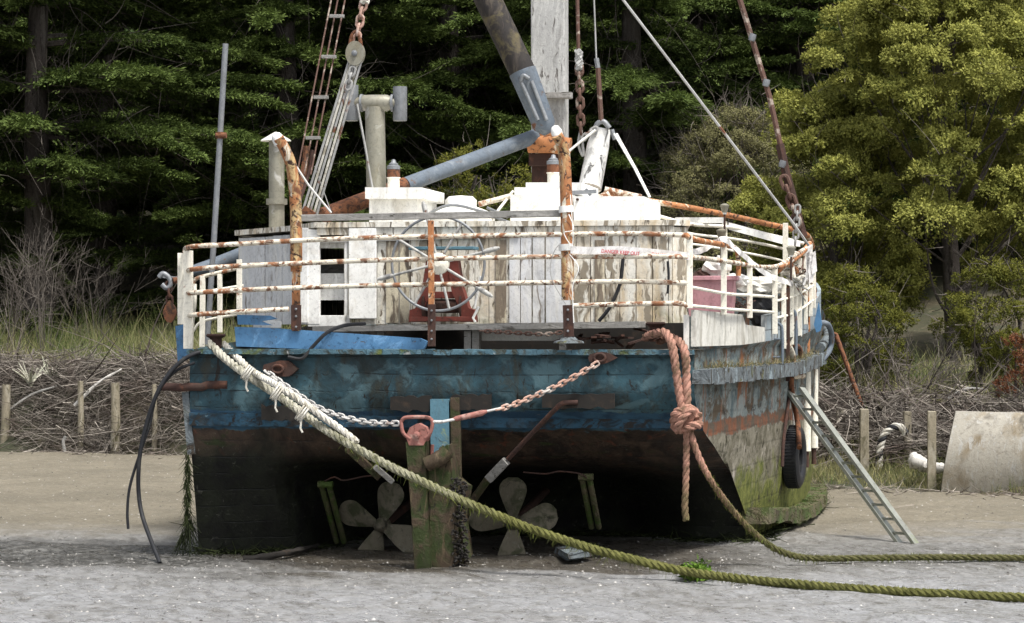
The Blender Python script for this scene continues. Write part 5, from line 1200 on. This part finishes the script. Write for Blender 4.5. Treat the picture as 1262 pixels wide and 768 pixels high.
# black cables at the port corner
b = MB(); b.tube(catmull([BW(262, 432, .0), BW(240, 436, -.1), BW(218, 450, -.15), BW(196, 480, -.2), BW(180, 525, -.2), BW(171, 575, -.2), BW(174, 630, -.2), G(197, 694, .0)], 8), .021, n=8)
wbuild(b, 'black_cable', M['rubber'], 'long black cable drooping from the port corner down into the mud', 'cable')
b = MB(); b.tube(catmull([BW(240, 447, -.1), BW(216, 458, -.12), BW(194, 485, -.18), BW(184, 525, -.18), BW(172, 560, -.18), BW(160, 600, -.18), BW(157, 630, -.18), BW(158, 652, -.18)], 8), .014, n=8)
wbuild(b, 'black_cable', M['rubber'], 'thinner black cable whose end hangs clear of the mud left of the boat', 'cable')
# weed on the port corner
r = np.random.default_rng(61)
pp = [BW(231, 560+i*2, .0) for i in range(50)]; V1, Q1, s1 = weed_on(pp, 320, .05, .14, 62, .005)
pp2 = [BW(236-i*.5, 640+i, -.02) for i in range(25)]; V2, Q2, s2 = weed_on(pp2, 60, .15, .30, 63, .006)
M['darkweed'] = tintmat('dark_seaweed', (.010, .014, .005), (.035, .045, .014))
V, Q, t = join_arrays([(V1, Q1, np.repeat(r.random(320), s1)), (V2, Q2, np.repeat(r.random(60)*.3, s2))])
tag(npmesh('seaweed', V, Q, M['darkweed'], tint=t), 'strands of dark green seaweed hanging down the port corner of the hull', 'seaweed')
# tyre
vt = 4.7; tc = L2W((side_us(vt)*.985+.06, vt, B(982, 563, vt).z)); tr = empty('tyre_fender', tc, -TH); tag(tr, 'black car tyre hanging on edge against the starboard side', 'tyre')
b = MB(); prof = [(.19, -.07), (.22, -.095), (.30, -.10), (.345, -.075), (.355, 0), (.345, .075), (.30, .10), (.22, .095), (.19, .07), (.21, .0)]
N_ = 40; V = []; Fc = []
for i in range(N_):
    a = 2*pi*i/N_
    for rr_, x in prof: V.append(Vector((x, cos(a)*rr_*.92, sin(a)*rr_*1.0)))
m_ = len(prof)
for i in range(N_):
    for j in range(m_): Fc.append((i*m_+j, i*m_+(j+1) % m_, ((i+1) % N_)*m_+(j+1) % m_, ((i+1) % N_)*m_+j))
b.add(V, Fc, True); ty = b.build('tyre_casing', M['rubber'], tr); ty.rotation_euler = (0, 0, radians(-6))
b = MB()
for i in range(60):
    a = 2*pi*i/60; b.beam(Vector((-.06, cos(a)*.325, sin(a)*.353)), Vector((.06, cos(a)*.325, sin(a)*.353)), .014, .012, (0, cos(a), sin(a)))
b.build('tread', M['rubber'], tr).rotation_euler = (0, 0, radians(-6))
b = MB(); b.tube([Vector((0, 0, .33)), Vector((-.02, .02, .7)), Vector((-.05, .03, 1.15))], .012, n=6); b.build('hanging_line', M['wire'], tr)
# ladder
lt0, lt1 = BW(981, 482, 4.4), G(1117, 668, 0)
ld = empty('ladder', lt1); tag(ld, 'long aluminium ladder leaning from the mud up to the starboard side', 'ladder')
ax = (lt0-lt1); sdv = Vector((.62, -.78, 0)).normalized(); up = sdv.cross(ax.normalized()).normalized()
def lpart(b, name): o = b.build(name, M['alu'], ld); return o
for s in (-1, 1):
    b = MB(); a = sdv*.12*s; b.beam(a-ax*.02, a+ax*1.02, .035, .085, up); lpart(b, 'stile')
nR = 11
for i in range(nR):
    t = (i+.6)/nR; b = MB(); b.tube([ax*t-sdv*.12, ax*t+sdv*.12], .014, n=8); lpart(b, 'rung')
# hanging rusty block at the port corner
hp = BW(208, 348, .8); hb_ = empty('pulley_block', hp); tag(hb_, 'rusty pulley block hanging by a shackle outside the port rail', 'pulley block')
b = MB(); b.tube(catmull([Vector((-.10, 0, .05)), Vector((-.06, 0, .09)), Vector((0, 0, .05)), Vector((.02, 0, -.02)), Vector((-.02, 0, -.06)), Vector((-.07, 0, -.02))], 4), .026, n=8); b.beam(Vector((-.06, 0, .06)), Vector((.10, 0, .04)), .03, .03); b.build('shackle', M['steel'], hb_)
b = MB(); b.chain([Vector((0, 0, -.04)), Vector((.01, 0, -.22))], .10, .013, .03); b.build('link', M['rustdark'], hb_)
b = MB(); b.prism([Vector((.01+x, -.03, z)) for x, z in ((0, -.18), (.05, -.24), (.075, -.31), (.05, -.37), (.02, -.41), (-.02, -.41), (-.05, -.37), (-.07, -.31), (-.045, -.24))], (0, .07, 0)); b.build('block_cheek', M['rust'], hb_, .01)
# steel pole
b = MB(); b.tube([BW(255, 425, 1.4), BW(264, 290, 1.4), BW(278, 54, 1.4)], .030, n=12); pl = wbuild(b, 'steel_pole', M['steel'], 'tall thin galvanised pole standing on the port quarter with a rusty coupling', 'pole')
b = MB(); b.tube([BW(266, 167, 1.38), BW(279, 167, 1.38)], .03, n=10); b.tube([BW(271, 163, 1.4), BW(271, 171, 1.4)], .045, n=12); b.build('coupling', M['rust'], pl)
# tub with junk
pc = BW(877, 378, 1.9); tb = empty('plastic_tub', pc, -TH); tag(tb, 'faded pink plastic tub full of junk on deck behind the starboard rail', 'tub')
b = MB(); s0, s1_, h = .20, .235, .42
def ring(s, z): return [Vector((sx*s*1.08, sy*s*.8, z)) for sx, sy in ((-1, -1), (1, -1), (1, 1), (-1, 1))]
for (a, z0_), (c, z1_) in (((s0, -.1), (s1_, h-.12)), ((s1_-.012, h-.12), (s0-.012, -.06))):
    b.add(ring(a, z0_)+ring(c, z1_), [(0, 1, 5, 4), (1, 2, 6, 5), (2, 3, 7, 6), (3, 0, 4, 7)])
b.add(ring(s0, -.1), [(3, 2, 1, 0)]); b.build('tub_body', M['pink'], tb)
b = MB()
for q in range(4):
    c4 = ring(s1_+.012, h-.13); b.beam(c4[q], c4[(q+1) % 4], .035, .045)
b.build('tub_rim', M['pink'], tb, .006)
def crumple(c, sx, sz, seed, n=60):
    r = random.Random(seed); b = MB(); V = []; Fc = []; nu, nv = 12, 7
    for i in range(nv+1):
        for j in range(nu):
            a = 2*pi*j/nu; ph = pi*i/nv; k = r.uniform(.7, 1.15); V.append(c+Vector((cos(a)*sin(ph)*sx*k, sin(a)*sin(ph)*sx*.7*k, cos(ph)*sz*k)))
    for i in range(nv):
        for j in range(nu): Fc.append((i*nu+j, i*nu+(j+1) % nu, (i+1)*nu+(j+1) % nu, (i+1)*nu+j))
    b.add(V, Fc); return b
for x, y, sx, sz, nm, mt, lab in ((866, 342, .11, .10, 'rag', 'rustdark', 'dark rusty bundle heaped in the pink tub'), (884, 330, .16, .12, 'plastic_sheet', 'panel', 'crumpled white plastic sheeting on top of the pink tub'),
                            (905, 346, .16, .07, 'plastic_sheet', 'panel', 'white sheet sagging off the right side of the pink tub'), (935, 352, .24, .10, 'tarpaulin', 'panel', 'pale torn tarpaulin spread behind the starboard rail'), (938, 384, .15, .20, 'rubbish_sack', 'rubber', 'black sack slumped on deck behind the starboard rail')):
    wbuild(crumple(BW(x, y, 2.0 if x < 920 else 4.0), sx, sz, int(x)), nm, M[mt], lab, nm.replace('_', ' '))
b = MB()
for q in range(22):
    x, y = random.uniform(895, 925), random.uniform(368, 388); b.beam(BW(x, y, 3.1+random.random()*.4), BW(x+random.uniform(-14, 14), y+random.uniform(-9, 9), 3.1+random.random()*.4), .012, .012)
wbuild(b, 'scrap_heap', M['rustdark'], 'heap of dark scrap bars on deck between tub and black sack', 'scrap')
# warning tape
M['tape'] = wmat('white_tape', (.78, .76, .74), [((.6, .58, .55), 8, .5, .65)], bump=.1)
tm = NT('red_print'); M['tapered'] = tm.fin((.55, .05, .07), .6)
def ribbon(pts, wd, name, mt, par=None, seed=0, tw=.0):
    P = catmull(pts, 6); b = MB(); V = []; n = len(P)
    for i, p in enumerate(P):
        a = tw*sin(i*.9+seed)*1.3; u = Vector((0, -sin(a), cos(a))); V += [p+u*wd/2, p-u*wd/2, p-u*wd/2+Vector((0, .003, 0)), p+u*wd/2+Vector((0, .003, 0))]
    Fc = []
    for i in range(n-1):
        for k in range(4): Fc.append((i*4+k, i*4+(k+1) % 4, (i+1)*4+(k+1) % 4, (i+1)*4+k))
    b.add(V, Fc); return b.build(name, mt, par)
tv = -.16
wt_ = ribbon([BW(703, 308, tv), BW(730, 309, tv), BW(760, 308, tv), BW(800, 311, tv), BW(850, 316, tv)], .072, 'warning_tape', M['tape'])
tag(wt_, 'white tape printed in red DANGER KEEP OUT stretched along the starboard end of the rail', 'warning tape')
for x0, y0, x1, y1 in ((741, 309.5, 788, 313), (803, 313.5, 848, 317.5)):
    fc = bpy.data.curves.new('lettering', 'FONT'); fc.body = 'DANGER KEEP OUT'; fc.size = 1; fc.extrude = .004; fc.align_y = 'CENTER'; fc.offset = .012
    o = bpy.data.objects.new('lettering', fc); col.objects.link(o); a, c = BW(x0, y0, tv-.006), BW(x1, y1, tv-.006)
    bpy.context.view_layer.update(); s = (c-a).length/o.dimensions.x; o.scale = (s, s*1.15, s*.5)
    t_ = (c-a).normalized(); yv = Vector((0, 0, 1)); yv = (yv-t_*yv.dot(t_)).normalized(); zv = t_.cross(yv)
    o.rotation_euler = Matrix((t_, yv, zv)).transposed().to_euler(); o.location = a; fc.materials.append(M['tapered']); bpy.context.view_layer.update()
    me = bpy.data.meshes.new_from_object(o); o2 = bpy.data.objects.new('lettering', me); col.objects.link(o2); o2.matrix_world = o.matrix_world.copy(); o2.parent = wt_
    bpy.data.objects.remove(o)
t2 = ribbon([BW(848, 312, tv), BW(866, 308, .4), BW(880, 300, .8), BW(893, 295, hv(893)-.1), BW(905, 305, hv(905)-.1), BW(925, 322, hv(925)-.1), BW(945, 338, hv(945)-.1), BW(962, 345, hv(962)-.1), BW(978, 350, hv(978)-.1)], .07, 'warning_tape', M['tape'], seed=2, tw=.5)
tag(t2, 'twisted white warning tape sagging along the starboard quarter rail to the shroud foot', 'warning tape')
b = MB()
for q in range(8):
    x, y = random.uniform(992, 1002), random.uniform(300, 330); b.prism([BW(x, y, 4.0), BW(x+5, y-3, 4.0), BW(x+7, y+22, 4.1), BW(x+1, y+26, 4.0)], (0, .01, 0))
wbuild(b, 'torn_rag', M['tape'], 'tattered white rag hanging from the starboard rail by the shroud foot', 'rag')
# log lying under the stern, small slab of stone
b = MB(); b.tube(catmull([G(300, 690, .02), G(330, 686, .05), G(362, 680, .06), G(392, 672, .05)], 4), [.03, .035, .035, .04, .035, .03, .03, .035, .03, .03, .025, .02, .02], n=8); b.jitter(.006)
wbuild(b, 'driftwood_branch', M['dark'], 'dark branch lying on the mud under the port side of the stern', 'branch')
b = MB(); b.prism([G(684, 682, .05), G(712, 678, .08), G(730, 684, .07), G(700, 690, .05)], (0, 0, .05)); b.jitter(.01); wbuild(b, 'flat_stone', M['strake'], 'flat grey stone on the mud between the right propeller and the mooring rope', 'stone')
# posts of the left bank
M['post'] = wmat('pale_bank_post', (.25, .22, .16), [((.38, .35, .28), (7, 7, 1.5), .5, .62), ((.10, .09, .05), (9, 9, 2), .55, .65), ((.07, .085, .03), 3, .5, .7, (2, .7, .1))], bump=.6, bd=.01)
def bpost(x, y0, y1, D, wd, label, grp, shape='round', lean=0):
    top, bot = W(x+lean, y0, D), W(x, y1+6, D); b = MB()
    if shape == 'round': b.tube([bot, bot.lerp(top, .5)+Vector((.01, 0, 0)), top], [wd*.52, wd*.5, wd*.45], n=12)
    else: b.beam(bot, top, wd, wd*.8, (0, 1, 0))
    b.jitter(.006); wbuild(b, 'bank_post', M['post'], label, 'post', grp, .01 if shape != 'round' else 0)
gl, gr = 'posts holding the brushwood bank on the left', 'posts in front of the driftwood on the right'
bpost(5, 474, 552, 46.8, .17, 'bank post cut by the left edge of the frame', gl, lean=3)
bpost(99, 470, 555, 46.4, .11, 'thin bank post, the middle one of the left bank', gl)
bpost(142, 472, 558, 46.0, .17, 'thickest round post on the left bank, standing in front of the brushwood', gl)
bpost(190, 474, 558, 45.8, .10, 'thin bank post half hidden by the black cable', gl)
bpost(1035, 505, 572, 38.2, .10, 'thin back post nearest the boat on the right bank', gr, 'sq')
bpost(1025, 508, 560, 39.5, .10, 'thin dark post just right of the hull, behind the others', gr, 'sq')
bpost(1065, 504, 583, 36.8, .125, 'square pale post left of the curled rope on the right bank', gr, 'sq')
bpost(1118, 507, 580, 37.2, .11, 'square post between the curled rope and the white log', gr, 'sq')
bpost(1148, 507, 600, 35.4, .115, 'square post in front of the white log beside the slab', gr, 'sq')
b = MB(); b.rope(catmull([W(1083, 580, 37), W(1084, 555, 37), W(1090, 535, 37), W(1102, 526, 37), W(1112, 528, 37), W(1116, 536, 37)], 6), .055, 3, .25, .03, mis=(0, 0, 1))
wbuild(b, 'curled_rope', [M['white_rope'], M['rubber']], 'thick black and white rope arched over the brushwood between two posts', 'rope')
b = MB(); b.tube(catmull([W(1120, 566, 36.0), W(1128, 568, 36.0), W(1140, 574, 36.0), W(1152, 577, 35.9), W(1163, 578, 35.9)], 4), [.05, .10, .12, .12, .11, .11, .10, .10, .09, .09, .085, .08, .08, .08, .08, .08, .07], n=10); b.jitter(.012)
M['bleached'] = wmat('bleached_wood', (.60, .58, .54), [((.35, .33, .30), (12, 12, 12), .54, .62), ((.16, .14, .12), (6, 14, 14), .62, .66)], bump=.7)
wbuild(b, 'bleached_log', M['bleached'], 'white bleached log lying in the grass behind the post beside the slab', 'log')
b = MB(); b.tube([W(1028, 412, 38.5), W(1030, 412, 38.5), W(1062, 500, 38.5)], .035, n=8); wbuild(b, 'rusty_pole', M['rust'], 'thin rusty pole leaning over the posts just right of the hull', 'pole')
# curved concrete slab
M['concrete'] = wmat('stained_concrete', (.33, .31, .265), [((.22, .17, .10), (1.2, 1.2, 2.2), .48, .66), ((.13, .115, .09), (1.8, 1.8, 1.3), .58, .66), ((.42, .41, .38), (14, 14, 2), .56, .64), ((.10, .10, .04), 6, .64, .7, (2, .5, .0))], bump=.5, bs=30, bd=.01)
b = MB(); n = 24; D0 = 35.2; F_ = []; Bk = []
for i in range(n+1):
    t = i/n; ang = -.35+t*1.0; F_.append((sin(ang)*.9, -cos(ang)*.9))
xs2 = [1160+i*9 for i in range(16)]
rowsC = []
for q in range(9):
    k = q/8; y = 608-(608-507)*k; rr2 = []
    for i, x in enumerate(xs2):
        x_ = x+(18*k**1.3 if i == 0 else 18*k**1.3*(1-i/15)); p = W(x_, y+(.02*(x-1160) if q == 8 else 0), D0+.35*k-.25*math.sin(k*pi*.8)+(x-1160)*-.004); rr2.append(p)
    rowsC.append(rr2)
nx_ = len(xs2); V = [p for rr2 in rowsC for p in rr2]; m0 = len(V); V += [p+Vector((.02, .16, 0)) for p in V]
Fc = []
for q in range(8):
    for i in range(nx_-1):
        a = q*nx_+i; Fc += [(a, a+1, a+nx_+1, a+nx_), (m0+a+nx_, m0+a+nx_+1, m0+a+1, m0+a)]
    Fc += [(q*nx_, (q+1)*nx_, m0+(q+1)*nx_, m0+q*nx_), (q*nx_+nx_-1, m0+q*nx_+nx_-1, m0+(q+1)*nx_+nx_-1, (q+1)*nx_+nx_-1)]
for i in range(nx_-1): Fc += [(8*nx_+i, 8*nx_+i+1, m0+8*nx_+i+1, m0+8*nx_+i)]
b.add(V, Fc, True); wbuild(b, 'concrete_slab', M['concrete'], 'big curved concrete slab standing in the grass at the right edge', 'slab')
# driftwood poles in the left brush
r_ = random.Random(77)
for i, (x0, y0, x1, y1, D, lab) in enumerate(((92, 380+120, 150, 455, 46.5, 'pale driftwood stick slanting over the left brushwood behind the round post'), (8, 508, 70, 476, 47, 'long grey driftwood stick rising to the right at far left'), (1168, 492, 1215, 480, 38.5, 'grey driftwood limb lying over the brush behind the slab'))):
    b = MB(); a, c = W(x0, y0, D), W(x1, y1, D); mid = a.lerp(c, .5)+Vector((0, 0, .08)); b.tube(catmull([a, mid, c], 5), [.035-.002*k for k in range(11)], n=7); b.jitter(.004)
    wbuild(b, 'driftwood_stick', M['bleached'] if i == 0 else M['timber'], lab, 'driftwood')
b = MB(); b.tube(catmull([W(80, 557, 45.9), W(78, 545, 45.9), W(81, 538, 45.9)], 3), .03, n=7); wbuild(b, 'bent_stake', M['timber'], 'short bent stake at the foot of the left brushwood bank', 'stake')

# moss and tufts on the starboard ledge and strake, litter washed up against the hull
r = np.random.default_rng(91)
def tufts_on(path, n, lmin, lmax, up, sp, name, mt, rad=.004, par=boat):
    pts = np.array([tuple(p) for p in path]); i = r.integers(0, len(pts)-1, n); f = r.random((n, 1))
    P0 = pts[i]*(1-f)+pts[i+1]*f+r.normal(size=(n, 3))*sp
    V, Q, s1 = stick_arrays(P0, r.normal(size=(n, 3))*.5+[0, -.1, up], r.uniform(lmin, lmax, n), rad, r, .5, 3)
    o = npmesh(name, V, Q, mt, par, np.repeat(np.clip(r.normal(.4, .3, n), 0, 1), s1)); o['kind'] = 'stuff'; return o
M['moss'] = tintmat('moss_tufts', (.03, .035, .012), (.10, .11, .035)); M['drygrass'] = tintmat('dry_tufts', (.08, .08, .03), (.30, .25, .14))
lp_ = [p+Vector((.03, -.02, .02)) for p in side_path(2.5, 8.8, 0, .10, 20, lambda v: float(np.interp(v, [2.6, 5, 9], [.30, .12, .16])))]
tufts_on(lp_, 1500, .015, .05, -.4, [.06, .04, .04], 'moss', M['moss'])
tufts_on([p+Vector((0, 0, .08)) for p in side_path(.1, 6, 0, .06, 20, zs)], 700, .03, .10, .8, [.06, .03, .01], 'grass_tufts', M['drygrass'], .003)
low = [Vector(p) for p in rows[2][NP-4:NP+NTR+26]]; litter = []
n = 2600; pts = np.array([tuple(L2W(p)) for p in low]); i = r.integers(0, len(pts)-1, n); f = r.random((n, 1)); P0 = pts[i]*(1-f)+pts[i+1]*f+r.normal(size=(n, 3))*[.10, .14, 0]; P0[:, 2] = .015+r.random(n)*.03
V1, Q1, s1 = stick_arrays(P0, r.normal(size=(n, 3))*[1, 1, .15], r.uniform(.03, .22, n), .008, r, .5, 3)
tag(npmesh('wrack_litter', V1, Q1, M['darkweed'], tint=np.repeat(r.random(n), s1)), 'dark weed and twigs washed up along the foot of the hull', 'wrack', kind='stuff')
n = 900; x_ = r.uniform(-9, 9, n); y_ = bank_y(x_)-r.gamma(1.2, .35, n)-.05
V1, Q1, s1 = stick_arrays(np.stack([x_, y_, np.full(n, .02)+r.random(n)*.03], 1), r.normal(size=(n, 3))*[1, 1, .1], r.uniform(.05, .4, n), .008, r, .5, 3)
tag(npmesh('drift_litter', V1, Q1, M['brush'], tint=np.repeat(r.random(n), s1)), 'twigs and straw littering the mud along the foot of the bank', 'litter', kind='stuff')
